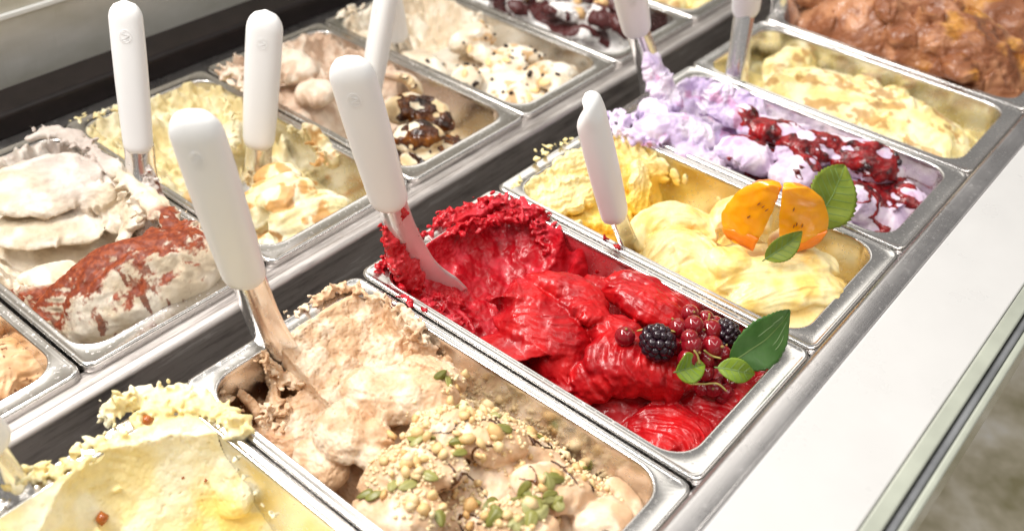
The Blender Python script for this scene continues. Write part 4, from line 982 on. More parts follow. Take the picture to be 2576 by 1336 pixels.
def v2col(w, n, l, d):
    t = sst(-.5, .7, fbm(l, 34, 3, 4) + 200 * d)
    c = mixc((.78, .66, .36), (.90, .84, .62), t)
    k = sst(.0, .5, fbm(l, 45, 4, 17) + 1.3 * np.exp(-((l[:, 0] - .06) / .03) ** 2 - ((l[:, 1] - .125) / .03) ** 2)) * sst(.15, .12, l[:, 1])
    return c * (1 - .8 * k[:, None]) + .8 * k[:, None] * np.array((.55, .24, .04))
M_V2 = gel_mat('cinnamon_vanilla_gelato', rough=.5, sss=.3, rad=(.008, .006, .004), bs=.3, bscale=500)
o = g.build('cinnamon_vanilla_gelato', M_V2, v2col, vox=.0013, smooth=4, disp=((30, .0005, 'fold', None), (110, .0003, 'fbm', None)))
tag(o, 'pale vanilla gelato with cinnamon on its front mound', 'gelato')

# ---------------- beige with dark caramel (back row)
g = Gel(2, 'back', -.060)
g.h += .004 * g.nz(22, 3)
g.coat(.004, .014, y0=.19, sides='LB', rag=.010, curve=.05, fall=.07, seed=3)
g.coat(-.006, .01, y0=.17, sides='R', rag=.010, curve=.04, fall=.03, seed=3)
g.mound((0.3604, 0.6268, 0.0000), .060, .060, .004)
g.mound((0.4148, 0.4871, -0.0300), .066, .066, -.026, 0, 2.4)
g.folds(.006, .03, .9, 5)
g.crust([(0.3154, 0.6922, 0.0020), (0.3196, 0.6698, 0.0040), (0.3143, 0.6301, 0.0020)], 60, size=(.002, .006), spread=.006, zup=.006)
g.rib([(0.3291, 0.6678, 0.0060), (0.3642, 0.6427, 0.0120), (0.3775, 0.6067, 0.0060)], [.020, .03, .022], .012, roll=0, arch=.4, stri=5, rag=.15)
g.rib([(0.3450, 0.6104, -0.0120), (0.3624, 0.5972, -0.0040), (0.3816, 0.5809, -0.0100)], [.012, .02, .014], .010, roll=-10, arch=.4, stri=4, rag=.2)
g.rib([(0.4109, 0.5442, -0.0320), (0.4265, 0.5285, -0.0220), (0.4441, 0.5031, -0.0240), (0.4450, 0.4681, -0.0350)], [.014, .024, .024, .014], .012, roll=[-4, 6], arch=.4, stri=4, rag=.08)
g.rib([(0.3902, 0.5052, -0.0420), (0.4012, 0.4798, -0.0260), (0.4208, 0.4576, -0.0300)], [.014, .022, .014], .012, roll=-4, arch=.4, stri=4, rag=.08)
g.rib([(0.3816, 0.4910, -0.0520), (0.4049, 0.4660, -0.0440), (0.4510, 0.4617, -0.0450)], [.014, .022, .014], .010, roll=-4, arch=.4, stri=4, rag=.08)
g.rib([(0.4470, 0.5800, -0.0100), (0.4646, 0.5597, -0.0140), (0.4715, 0.5415, -0.0300)], [.02, .026, .016], .006, roll=30, stri=9, sa=.002, rag=.2)
def begcol(w, n, l, d):
    t = sst(-.5, .7, fbm(l, 34, 3, 4) + 200 * d)
    c = mixc((.62, .45, .33), (.80, .68, .56), t)
    k = sst(.15, .13, l[:, 1])
    return c * (1 - k[:, None]) + k[:, None] * mixc((.82, .62, .36), (.90, .80, .62), t)
M_BEG = gel_mat('beige_gelato', rough=.5, sss=.25, bs=.3, bscale=500)
o = g.build('beige_gelato', M_BEG, begcol, vox=.0013, smooth=4, disp=((30, .0005, 'fold', None), (110, .0003, 'fbm', None)))
tag(o, 'beige gelato carrying a pool of glossy dark caramel sauce', 'gelato')
q = g.co
pat = np.abs(fbm(np.stack([q[:, 0], q[:, 1] * .8, q[:, 2]], -1), 26, 3, 43))
c_ = g.loc((0.4208, 0.4929, -0.0300))
dd_ = np.hypot((q[:, 0] - c_[0]) / .050, (q[:, 1] - c_[1]) / .055)
th = (.80 * np.exp(-dd_ ** 2 * 1.6) - pat) * .0022
th = np.where((dd_ > 1.15) | (g.no[:, 2] < -.1), -.001, th)
m_, t_, b_ = nm('dark_caramel')
n_ = link_noise(t_, 60, 3, .6); r_ = ramp(t_, n_.outputs[0], [(.35, (.016, .005, .002)), (.52, (.07, .018, .004)), (.68, (.26, .085, .010))])
t_.links.new(r_.outputs[0], b_.inputs['Base Color']); b_.inputs['Roughness'].default_value = .06
bump(t_, b_, link_noise(t_, 190, 2, .5).outputs[0], .7, .004)
g.film('caramel_sauce', th, m_)['label'] = 'glossy dark caramel sauce'

# ---------------- ivory with chocolate chips (back row)
g = Gel(3, 'back', -.055, step=.002)
g.h += .004 * g.nz(22, 3)
g.coat(.002, .010, y0=.20, sides='LB', rag=.008, curve=.05, fall=.06, seed=3)
g.coat(-.004, .008, y0=.20, sides='R', rag=.010, curve=.05, fall=.05, seed=3)
g.mound((0.5827, 0.4979, -0.0300), .074, .09, -.014, 0, 2.6); g.low = .004
g.folds(.009, .03, .9, 5)
g.mound((0.6083, 0.5904, -0.0300), .07, .06, -.020, 0, 2.4)
g.crust([(0.4934, 0.7019, 0.0020), (0.5340, 0.7102, 0.0020)], 20, size=(.002, .006), spread=.003, zup=.003)
g.rib([(0.5676, 0.5868, -0.0200), (0.5993, 0.5702, -0.0040), (0.6181, 0.5540, -0.0100)], [.014, .02, .012], .012, roll=-10, arch=.4, rag=.2)
g.rib([(0.5147, 0.6228, -0.0300), (0.5210, 0.5889, -0.0200), (0.5202, 0.5496, -0.0260)], [.014, .022, .016], .012, roll=-10, arch=.4, rag=.2)
r = np.random.default_rng(14)
for i in range(9):
    c = np.array((0.5715, 0.4893, -0.0200)) + np.array((r.uniform(-.055, .055), r.uniform(-.065, .065), r.uniform(-.006, .004)))
    a = r.uniform(0, 3.1); l_ = r.uniform(.022, .036); dx, dy = l_ * math.cos(a), l_ * math.sin(a)
    g.rib([c + np.array((-dx, -dy, -.008)), c, c + np.array((dx, dy, -.008))], [.012, .020, .012], .007, roll=r.uniform(-20, 20), arch=.4, stri=5, rag=.1)
def chipcol(w, n, l, d):
    t = sst(-.5, .7, fbm(l, 34, 3, 4) + 200 * d)
    c = mixc((.76, .64, .48), (.90, .84, .72), t)
    k = sst(.28, .5, fbm(l, 60, 3, 25)) * sst(.17, .14, l[:, 1]) * .7
    return c * (1 - k[:, None]) + k[:, None] * np.array((.55, .28, .06))
o = g.build('chip_gelato', gel_mat('chip_gelato', rough=.5, sss=.25, bs=.2, bscale=400), chipcol, vox=.0015, smooth=2, disp=((30, .0005, 'fold', None), (110, .0003, 'fbm', None)))
tag(o, 'ivory gelato with caramel patches under scattered chocolate chips', 'gelato')
G_CHIP = g

# ---------------- white with dark chocolate shell (back row)
g = Gel(4, 'back', -.045, step=.002)
g.mound((XB + 4 * PW + .09, YB + .15, 0), .080, .15, ZB + .012, 0, 2.6)
g.coat(.004, .014, y0=.20, sides='LBR', rag=.010, curve=.04, fall=.06, seed=3)
r = np.random.default_rng(21)
for i in range(26):
    lx, ly = .03 + r.random() * .12, .03 + r.random() * .26
    e = max(0, 1 - ((lx - .09) / .085) ** 2 - ((ly - .15) / .16) ** 4) ** .5
    c = np.array((XB + 4 * PW + lx, YB + ly, ZB - .03 + .046 * e))
    a = r.uniform(-2.2, -.6); l_ = r.uniform(.015, .03); dx, dy = l_ * math.cos(a), l_ * math.sin(a)
    g.rib([c + np.array((-dx, -dy, -.006)), c, c + np.array((dx, dy, -.010))], [.008, .014, .008], .009, roll=r.uniform(-20, 20), arch=.5, stri=3, rag=.12)
def chshcol(w, n, l, d):
    v = fbm(np.stack([l[:, 0], l[:, 1] * .6, l[:, 2]], -1), 26, 2, 29)
    k = sst(.02, .07, v + .16 - 2.2 * np.clip(l[:, 1] - .16, 0, 1))
    return mixc((.86, .84, .83), (.085, .022, .022), k)
o = g.build('chocolate_shell_gelato', gel_mat('chocolate_shell_gelato', rough=.34, sss=.12, bs=.1, bscale=400), chshcol, vox=.0015, smooth=3, disp=((40, .0014, 'fold', None), (170, .0004, 'fbm', None)))
tag(o, 'white gelato under a dark chocolate shell with nuts at the top edge', 'gelato')
G_SHELL = g

# ---------------- cream caramel at the top edge
g = Gel(5, 'back', -.050, step=.002)
g.mound((XB + 5 * PW + .085, YB + .10, 0), .080, .11, ZB - .018, 0, 2.6)
for i in range(10):
    c = np.array((XB + 5 * PW + .03 + .12 * r.random(), YB + .03 + .12 * r.random(), ZB - .022))
    a = r.uniform(0, 3); l_ = .025; dx, dy = l_ * math.cos(a), l_ * math.sin(a)
    g.rib([c + np.array((-dx, -dy, -.006)), c, c + np.array((dx, dy, -.010))], [.008, .014, .008], .009, roll=r.uniform(-20, 20), arch=.5, stri=3, rag=.12)
o = g.build('caramel_cream_gelato', M_CRE, crecol, vox=.0018, smooth=2, disp=((60, .0016, 'fold', None),))
tag(o, 'cream gelato with caramel swirls cut by the top edge', 'gelato')
# ------------------------------------------------------------------ spatulas
M_HANDLE, t_, b_ = nm('white_handle_plastic')
setc(b_.inputs['Base Color'], (.82, .82, .82)); b_.inputs['Roughness'].default_value = .36
b_.inputs['Subsurface Weight'].default_value = .1; b_.inputs['Subsurface Radius'].default_value = (.003, .003, .003); b_.inputs['Subsurface Scale'].default_value = 1
n_ = link_noise(t_, 160, 4, .6); bump(t_, b_, n_.outputs[0], .08, .0006)
n2_ = link_noise(t_, 45, 4, .6); t_.links.new(maprange(t_, n2_.outputs[0], .3, .7, .28, .46), b_.inputs['Roughness'])
def frame_of(a, b, face):
    z = (Vector(b) - Vector(a)).normalized()
    f = Vector(face); f = (f - f.dot(z) * z).normalized()
    x = f.cross(z).normalized()
    return x, f, z
def spatula(label, top, low, blade, face, w=.0165, th=.0105, bw=.0165, hook=False, text=True, smear=None, grp=True, bmat=None):
    """white handle from top to low; steel blade follows the given points from the handle on; face = direction its broad side looks"""
    root = empty('gelato_spatula', tuple(blade[-1]))
    tag(root, label, 'spatula', 'white handled spatulas' if grp else None)
    inv = Matrix.Translation(-Vector(blade[-1]))
    def adopt(o, p=None):
        o.parent = p or root
        o.matrix_parent_inverse = inv if p is None else Matrix.Identity(4)
        return o
    x, f, z = frame_of(low, top, face)
    Lh = (Vector(top) - Vector(low)).length
    rings = []
    N = 40
    for i in range(N + 1):
        k = i / N
        s = k * Lh
        dt = Lh - s
        e = 1.0
        rt = w * 1.12
        if dt < rt: e = math.sqrt(max(0, 1 - ((rt - dt) / rt) ** 2))
        rb = w * .55
        if s < rb: e = .62 + .38 * math.sqrt(max(0, 1 - ((rb - s) / rb) ** 2))
        ww = w * (0.90 + .12 * math.sin(min(1, k * 1.15) * math.pi * .62))
        tt = th * (.92 + .12 * math.sin(k * math.pi))
        off = 0.0
        if hook:
            tt *= 1 - .45 * sst(.80, .93, np.array(k)) + 0; off = -.004 * float(sst(.78, .95, np.array(k))) + .004 * float(sst(.93, 1.0, np.array(k)))
        ex = max(e, .02) if i not in (0, N) else max(e, .02)
        ring = []
        for j in range(40):
            a = 2 * math.pi * j / 40
            ca, sa = math.cos(a), math.sin(a)
            q = 2 / 2.3
            px = math.copysign(abs(ca) ** q, ca) * ww * ex; py = math.copysign(abs(sa) ** q, sa) * tt * max(ex, .05 if dt > 0 else .02) + off
            ring.append(tuple(Vector(low) + x * px + f * py + z * (s + (.004 * (abs(px) / w) ** 2 * max(0, 1 - k / .3)))))
        rings.append(ring)
    v, fc = loft(rings)
    h = adopt(mesh_obj('handle', v, fc, M_HANDLE))
    # moulded round mark near the handle's end
    def fp(u, s_, d=0): 
        return Vector(low) + x * u + f * (th * 1.036 + d) + z * s_
    vs = []; fs = []
    def tubeline(pts, r):
        base = len(vs); n = len(pts)
        for i, p in enumerate(pts):
            tn = (pts[min(i + 1, n - 1)] - pts[max(i - 1, 0)]).normalized(); sd = tn.cross(f).normalized()
            for a in range(6):
                vs.append(tuple(p + sd * r * math.cos(a * math.pi / 3) + f * r * .6 * math.sin(a * math.pi / 3)))
        for i in range(n - 1):
            for a in range(6): fs.append((base + i * 6 + a, base + i * 6 + (a + 1) % 6, base + (i + 1) * 6 + (a + 1) % 6, base + (i + 1) * 6 + a))
    sc = Lh - .030
    if not hook:
        tubeline([fp(.0048 * math.cos(a), sc + .0055 * math.sin(a)) for a in np.linspace(0, 2 * math.pi, 25)], .0002)
        tubeline([fp(.0030 * math.sin(a * 1.5), sc + .0042 - .0084 * a / 6.28) for a in np.linspace(0, 6.28, 22)], .00022)
        tubeline([fp(-.001 + .0022 * math.sin(a * 1.5 + 1), sc + .003 - .006 * a / 6.28) for a in np.linspace(0, 6.28, 16)], .0002)
        m = mesh_obj('moulded_mark', vs, fs, M_HANDLE); m.parent = h
    # blade: a shallow steel channel
    path = spline([tuple(Vector(low) + z * .01)] + [tuple(p) for p in blade], 40)
    T = np.gradient(path, axis=0); T /= np.linalg.norm(T, axis=1)[:, None]
    fv = np.array(f)
    rings = []
    for i in range(40):
        tz = T[i]; ff = fv - fv.dot(tz) * tz; ff /= np.linalg.norm(ff); xx = np.cross(tz, ff)
        k = i / 39
        bwid = np.interp(k, [0, .2, .55, .85, 1], [bw * .80, bw * .82, bw * 1.0, bw * 1.35, bw * 1.3])
        dep = np.interp(k, [0, .5, 1], [bw * .75, bw * .62, bw * .30])
        ring = []
        for a in np.linspace(-1, 1, 17): ring.append(path[i] + xx * bwid * a + ff * dep * (math.cos(a * 1.45) - .35))
        for a in np.linspace(1, -1, 17): ring.append(path[i] + xx * bwid * a * .97 + ff * (dep * (math.cos(a * 1.45) - .35) - .0012))
        rings.append(ring)
    v, fc = loft(rings)
    bl = adopt(mesh_obj('blade', v, fc, bmat or M_BLADE))
    if text:
        cu = bpy.data.curves.new('stamp', 'FONT'); cu.body = text if isinstance(text, str) else 'INOX'; cu.size = .0052; cu.align_x = 'CENTER'; cu.align_y = 'CENTER'; cu.extrude = .0001
        tmp = bpy.data.objects.new('stamp', cu); COL.objects.link(tmp)
        dg = bpy.context.evaluated_depsgraph_get(); me = bpy.data.meshes.new_from_object(tmp.evaluated_get(dg))
        bpy.data.objects.remove(tmp)
        i = 21; tz = T[i]; ff = fv - fv.dot(tz) * tz; ff /= np.linalg.norm(ff); xx = np.cross(tz, ff)
        a0 = .42; bwid = bw * .95; dep = bw * .64
        nrm = ff * math.cos(a0 * .75) + xx * math.sin(a0 * .75); nrm /= np.linalg.norm(nrm)
        pos = path[i] + xx * bwid * a0 + ff * (dep * (math.cos(a0 * 1.45) - .35)) + nrm * .0006
        e1 = tz - tz.dot(nrm) * nrm; e1 /= np.linalg.norm(e1); e2 = np.cross(nrm, e1)
        st = bpy.data.objects.new('stamped_lettering', me); COL.objects.link(st)
        me.materials.append(M_STAMP)
        me.transform(Matrix(((e1[0], e2[0], nrm[0], pos[0]), (e1[1], e2[1], nrm[1], pos[1]), (e1[2], e2[2], nrm[2], pos[2]), (0, 0, 0, 1))))
        st.parent = bl
    return root, bl, adopt, path, x, f
M_STAMP = plain('stamp', (.85, .84, .82), .4)
def smear(bl, name, soup, mat, color, vox=.0009):
    V = soup.verts()
    me = bpy.data.meshes.new('tmp'); fill(me, V, soup.f)
    ob = bpy.data.objects.new('tmp', me); COL.objects.link(ob)
    rm = ob.modifiers.new('r', 'REMESH'); rm.mode = 'VOXEL'; rm.voxel_size = vox
    sm = ob.modifiers.new('s', 'SMOOTH'); sm.iterations = 1
    dg = bpy.context.evaluated_depsgraph_get(); dg.update()
    m2 = bpy.data.meshes.new_from_object(ob.evaluated_get(dg)); bpy.data.objects.remove(ob)
    n = len(m2.vertices); co = np.empty(n * 3); m2.vertices.foreach_get('co', co); co = co.reshape(-1, 3)
    no = np.empty(n * 3); m2.vertex_normals.foreach_get('vector', no); no = no.reshape(-1, 3)
    co += no * (.0009 * fbm(co, 230, 2, 3))[:, None]
    m2.vertices.foreach_set('co', co.ravel())
    m2.polygons.foreach_set('use_smooth', [True] * len(m2.polygons))
    c = color(co) if callable(color) else np.tile(color, (n, 1))
    at = m2.attributes.new('pigment', 'FLOAT_COLOR', 'POINT')
    at.data.foreach_set('color', np.hstack([c, np.ones((n, 1))]).astype(np.float32).ravel())
    m2.materials.clear(); m2.materials.append(mat)
    o = bpy.data.objects.new(name, m2); COL.objects.link(o); o.parent = bl
    return o
TOCAM = (-.55, -.42, .2)

# hazelnut
S = spatula('large white handled spatula standing in the hazelnut gelato', (.0458, .3299, .2103), (0.0638, 0.3232, 0.0615), [(0.0719, 0.3190, 0.0120), (0.0833, 0.3127, -0.0300), (0.0930, 0.2923, -0.0500)], (-.55, -.35, .3), w=.0176, th=.0115, bw=.0175, bmat=M_BLADE2)
so = Soup(); p_ = S[3]
so.add(*ribbon([(0.0608, 0.3146, 0.0040), (0.0660, 0.3095, -0.0260), (0.0547, 0.2972, -0.0350), (0.0349, 0.2857, -0.0550)], [.003, .007, .008, .006], .003, stri=6, sa=.0015, rag=.4, seed=3, roll=-50))
so.add(*ribbon([(0.0653, 0.3077, -0.0200), (0.0788, 0.2921, -0.0280), (0.0971, 0.2812, -0.0320)], [.006, .010, .008], .004, stri=6, sa=.0015, rag=.35, seed=5, roll=-10))
so.add(*ribbon([(0.0933, 0.3032, -0.0200), (0.0940, 0.2913, -0.0300), (0.1008, 0.2765, -0.0360)], [.004, .009, .010], .003, stri=5, sa=.0012, rag=.3, seed=7, roll=20))
crust(so, [(0.0602, 0.3119, 0.0020), (0.0630, 0.3006, -0.0220), (0.0723, 0.2934, -0.0240), (0.0839, 0.2799, -0.0300)], 60, (.001, .003), .004, .003, 4)
crust(so, [(0.0520, 0.2931, -0.0300), (0.0416, 0.2829, -0.0450)], 50, (.0015, .0035), .005, .004, 9)
smear(S[1], 'gelato_smear', so, M_HAZ, lambda c: mixc((.60, .38, .22), (.82, .64, .46), sst(-.4, .6, fbm(c, 60, 2, 3))))
# red
S = spatula('white handled spatula standing in the red sorbet', (.1745, .3268, .2022), (0.1984, 0.3113, 0.0651), [(0.2140, 0.3122, 0.0220), (0.2307, 0.3080, -0.0200), (0.2485, 0.2934, -0.0500)], (-.62, -.35, .3), w=.0170, th=.0108, bw=.0160)
so = Soup()
so.add(*ribbon([(0.2028, 0.3212, 0.0420), (0.2024, 0.3124, 0.0200), (0.2067, 0.3056, 0.0000), (0.2113, 0.2965, -0.0240)], [.006, .011, .013, .014], [.004, .006, .007, .007], stri=5, sa=.002, rag=.35, seed=13, roll=-25, taper=(.3, .2)))
so.add(*ribbon([(0.2065, 0.3146, 0.0080), (0.2075, 0.3021, -0.0160), (0.2013, 0.2869, -0.0300)], [.005, .011, .010], .006, stri=6, sa=.002, rag=.4, seed=14, roll=-45))
so.add(*ribbon([(0.2134, 0.2891, -0.0300), (0.2340, 0.2850, -0.0360), (0.2432, 0.2697, -0.0420)], [.006, .011, .010], .005, stri=6, sa=.002, rag=.3, seed=15, roll=0))
so.add(*ribbon([(0.2010, 0.3026, 0.0700), (0.2044, 0.3036, 0.0600), (0.2050, 0.3071, 0.0520)], [.003, .004, .002], .002, rag=.4, seed=16))
crust(so, [(0.2027, 0.3212, 0.0400), (0.2033, 0.3111, 0.0160), (0.2098, 0.2996, -0.0160)], 70, (.0012, .003), .0035, .003, 5)
smear(S[1], 'sorbet_smear', so, M_RED, lambda c: mixc((.44, .005, .010), (.62, .03, .04), sst(-.4, .6, fbm(c, 60, 2, 3))))
# yellow
S = spatula('narrow white handled spatula seen edge on in the yellow gelato', (.3373, .2305, .1460), (.3613, .2000, .0240), [(0.3742, 0.1914, -0.0080), (0.3858, 0.1865, -0.0350), (0.3930, 0.1802, -0.0500)], (-.30, .80, .15), w=.0165, th=.0118, bw=.0160, hook=True, text=False, bmat=M_BLADE2)
# cinnamon vanilla
S = spatula('upright white handled spatula in the cinnamon dusted vanilla', (.2858, .5634, .1249), (.2531, .5569, -.0111), [(.2489, .556, -.030), (0.2508, 0.5619, -0.0500), (0.2380, 0.5497, -0.0600)], (-.62, -.55, .2), w=.0170, th=.0110, bw=.0160, text=False, bmat=M_BLADE2)
so = Soup()
so.add(*ribbon([(0.2548, 0.5598, -0.0340), (0.2484, 0.5567, -0.0440), (0.2426, 0.5444, -0.0500)], [.005, .010, .010], .006, stri=4, sa=.002, rag=.4, seed=23, roll=10))
crust(so, [(0.2467, 0.5602, -0.0400), (0.2499, 0.5471, -0.0500)], 40, (.002, .004), .006, .006, 8)
smear(S[1], 'gelato_smear', so, M_V2, lambda c: mixc((.74, .60, .36), (.90, .84, .64), sst(-.4, .6, fbm(c, 80, 2, 3))))
# ivory
S = spatula('white handled spatula leaning in the ivory gelato near the black rail', (.1684, .6027, .1580), (.1359, .5732, .0293), [(.1290, .5670, .0020), (0.1132, 0.5431, -0.0250), (0.1092, 0.5337, -0.0500)], (-.50, -.55, .2), w=.0142, th=.0100, bw=.0165, text=False, bmat=M_BLADE2)
so = Soup()
so.add(*ribbon([(0.1385, 0.5658, 0.0220), (0.1330, 0.5625, 0.0000), (0.1193, 0.5437, -0.0240), (0.1085, 0.5251, -0.0450)], [.004, .010, .016, .014], [.003, .006, .008, .008], stri=8, sa=.0024, rag=.3, seed=33, roll=10))
so.add(*ribbon([(0.1314, 0.5745, 0.0040), (0.1152, 0.5580, -0.0200), (0.1007, 0.5507, -0.0450)], [.005, .010, .010], .006, stri=7, sa=.0024, rag=.3, seed=34, roll=-30))
so.add(*ribbon([(0.1383, 0.5561, -0.0040), (0.1240, 0.5347, -0.0220), (0.1078, 0.5166, -0.0400)], [.004, .008, .010], .005, stri=7, sa=.002, rag=.3, seed=35, roll=40))
crust(so, [(0.1373, 0.5664, 0.0180), (0.1253, 0.5452, -0.0100)], 24, (.0012, .003), .004, .003, 18)
def ivc(c):
    b_ = mixc((.62, .54, .50), (.82, .76, .72), sst(-.4, .6, fbm(c, 60, 2, 3)))
    k = sst(.10, .4, fbm(c, 90, 3, 8)) * sst(-.02, .01, c[:, 2])
    return b_ * (1 - k[:, None]) + np.array((.22, .05, .02)) * k[:, None]
smear(S[1], 'gelato_smear', so, M_STR, ivc)
# beige
S = spatula('tilted white handled spatula behind the dark caramel sauce', (.4110, .5260, .1300), (0.3874, 0.5366, 0.0026), [(0.3968, 0.5535, -0.0350), (0.3934, 0.5491, -0.0520)], (-.75, .25, .2), w=.0150, th=.0105, bw=.0165, text=False, bmat=M_BLADE2)
# chips
S = spatula('short visible white handle in the chocolate chip gelato, mostly hidden', (.4900, .6200, .0950), (0.5226, 0.6286, -0.0097), [(0.5290, 0.6289, -0.0320), (0.5416, 0.6364, -0.0500)], (-.60, -.45, .2), w=.0150, th=.0105, bw=.0165, text=False, bmat=M_BLADE2)
# lilac
S = spatula('white handled spatula in the lilac gelato, its handle cut by the top edge', (.5636, .3464, .1439), (0.6129, 0.3533, 0.0630), [(0.6305, 0.3380, 0.0120), (0.6369, 0.3234, -0.0200)], (-.60, -.45, .2), w=.0170, th=.0110, bw=.0160, text=False, bmat=M_BLADE2)
# cream
S = spatula('white handled spatula in the cream gelato with a long bare blade', (.7040, .2838, .1488), (0.7421, 0.2930, 0.0623), [(.7190, .2770, .005), (0.7230, 0.2749, -0.0300), (0.7279, 0.2734, -0.0500)], (-.60, -.50, .2), w=.0170, th=.0110, bw=.0160, text=False, bmat=M_BLADE2)
# chocolate
S = spatula('spatula blade at the back of the chocolate gelato, cut by the top edge', (.900, .3450, .1500), (.905, .3300, .050), [(.908, .320, .020), (.912, .310, -.02)], (-.60, -.50, .2), w=.0150, th=.0105, bw=.0160, text=False, bmat=M_BLADE2)
# vanilla, bottom left corner
S = spatula('spatula at the bottom left corner with a smeared steel blade', (-0.1463, 0.3505, 0.1100), (-0.1270, 0.3348, 0.0350), [(-0.1270, 0.3276, 0.0100), (-0.1269, 0.3231, -0.0250), (-0.1304, 0.3117, -0.0500)], (-.30, -.60, .5), w=.0170, th=.0110, bw=.0110, text=False, bmat=M_BLADE2)
so = Soup()
crust(so, [(-0.1265, 0.3292, 0.0180), (-0.1264, 0.3291, -0.0100), (-0.1288, 0.3173, -0.0350)], 60, (.0015, .004), .006, .004, 77)
smear(S[1], 'gelato_smear', so, M_VAN, lambda c: mixc((.84, .64, .24), (.88, .80, .52), sst(-.4, .6, fbm(c, 60, 2, 3))))
# ------------------------------------------------------------------ fruit, leaves and toppings
def basis(zdir, xhint):
    z = np.array(zdir, float); z /= np.linalg.norm(z)
    x = np.array(xhint, float); x -= x.dot(z) * z; x /= np.linalg.norm(x)
    return np.stack([x, np.cross(z, x), z], 1)
M_BLACKB, t_, b_ = nm('blackberry_skin')
n_ = link_noise(t_, 90, 2, .5); r_ = ramp(t_, n_.outputs[0], [(.35, (.008, .004, .010)), (.7, (.030, .006, .014))])
t_.links.new(r_.outputs[0], b_.inputs['Base Color']); b_.inputs['Roughness'].default_value = .24; b_.inputs['Coat Weight'].default_value = .3
M_CURR, t_, b_ = nm('redcurrant_skin')
tc_ = t_.nodes.new('ShaderNodeTexCoord'); wv_ = t_.nodes.new('ShaderNodeTexWave'); wv_.inputs['Scale'].default_value = 120; wv_.inputs['Distortion'].default_value = 3
n_ = link_noise(t_, 130, 3, .5); r_ = ramp(t_, n_.outputs[0], [(.3, (.12, .002, .008)), (.55, (.26, .004, .012)), (.8, (.42, .03, .03))])
t_.links.new(r_.outputs[0], b_.inputs['Base Color']); b_.inputs['Roughness'].default_value = .13; b_.inputs['Coat Weight'].default_value = .4
b_.inputs['Subsurface Weight'].default_value = .35; b_.inputs['Subsurface Radius'].default_value = (.005, .001, .001); b_.inputs['Subsurface Scale'].default_value = 1
M_STEM = plain('green_stem', (.42, .36, .10), .5)
M_CALYX = plain('dried_calyx', (.30, .20, .06), .7)
_dru = None
def blackberry(label, c, axis, r, ln, seed):
    global _dru
    root = tag(empty('blackberry', c), label, 'berry', 'blackberries on the red sorbet')
    B = basis(axis, (1, .3, .2)); rr = np.random.default_rng(seed)
    core_v, core_f = ico1(); vv, ff = ico()
    o = mesh_obj('core', (vv * np.array((r * .70, r * .70, ln * .74))) @ B.T, ff, M_BLACKB, root)
    if _dru is None:
        import bmesh
        bm = bmesh.new(); bmesh.ops.create_icosphere(bm, subdivisions=2, radius=1)
        me = bpy.data.meshes.new('drupelet'); bm.to_mesh(me); bm.free()
        me.polygons.foreach_set('use_smooth', [True] * len(me.polygons)); me.materials.append(M_BLACKB); _dru = me
    n = 52
    for i in range(n):
        k = 1 - 2 * (i + .5) / n; a = i * 2.39996 + rr.normal() * .06
        q = math.sqrt(1 - k * k)
        d = np.array((q * math.cos(a) * r * .78, q * math.sin(a) * r * .78, k * ln * .82))
        s = r * .30 * rr.uniform(.86, 1.12)
        dd = bpy.data.objects.new('drupelet', _dru); COL.objects.link(dd); dd.parent = root
        dd.location = tuple(B @ d); dd.scale = (s, s, s * rr.uniform(.9, 1.15))
    return root
blackberry('large blackberry resting on the grooved red sorbet, left of the currants', (0.2615, 0.0900, 0.0160), (-.2, .6, .7), .0135, .0150, 3)
blackberry('smaller blackberry half hidden behind the long green leaf', (0.3140, 0.0591, 0.0080), (.2, .3, .9), .0110, .0125, 4)
_cur = None
def currants(label, centre, items, stems, group=None):
    global _cur
    root = tag(empty('redcurrant_sprig', centre), label, 'berries', group)
    if _cur is None:
        v, f = ico(); 
        v = v * np.array((1, 1, .96)); _cur = bpy.data.meshes.new('currant'); fill(_cur, v, f)
        _cur.polygons.foreach_set('use_smooth', [True] * len(_cur.polygons)); _cur.materials.append(M_CURR)
    for i, (p, r) in enumerate(items):
        o = bpy.data.objects.new('berry', _cur); COL.objects.link(o); o.parent = root
        o.location = tuple(np.array(p) - np.array(centre)); o.scale = (r, r, r)
        o.rotation_euler = (random.uniform(-1, 1), random.uniform(-1, 1), random.uniform(0, 6))
        cv, cf = ico1()
        d = np.array((random.uniform(-.9, .2), random.uniform(-.9, .2), random.uniform(-.2, .8))); d /= np.linalg.norm(d)
        Bq = basis(d, (.3, .7, .1))
        k = mesh_obj('calyx', (cv * np.array((.14, .14, .22))) @ Bq.T + d * 1.05, cf, M_CALYX, o, False)
    for pts in stems:
        v, f = ribbon([np.array(q) - np.array(centre) for q in pts], .0007, .0007, taper=(.1, .1), rag=.2, n=20, m=8)
        mesh_obj('stem', v, f, M_STEM, root)
    return root
cl = [((0.3099, 0.0910, 0.0140), 0.0072), ((0.3181, 0.0804, 0.0100), 0.0066), ((0.3229, 0.0733, 0.0060), 0.006), ((0.2863, 0.0877, 0.0160), 0.0076), ((0.2933, 0.0783, 0.0200), 0.0078), ((0.2766, 0.0720, 0.0220), 0.007), ((0.3055, 0.0686, 0.0120), 0.0095), ((0.2749, 0.0684, 0.0180), 0.0082), ((0.2905, 0.0583, 0.0120), 0.0088), ((0.2976, 0.0714, 0.0080), 0.008), ((0.2670, 0.0656, 0.0100), 0.0084), ((0.2824, 0.0579, 0.0040), 0.007), ((0.2953, 0.0506, 0.0060), 0.007), ((0.2780, 0.0825, 0.0060), 0.0066), ((0.2938, 0.0577, -0.0040), 0.0075), ((0.2911, 0.0677, 0.0000), 0.008)]
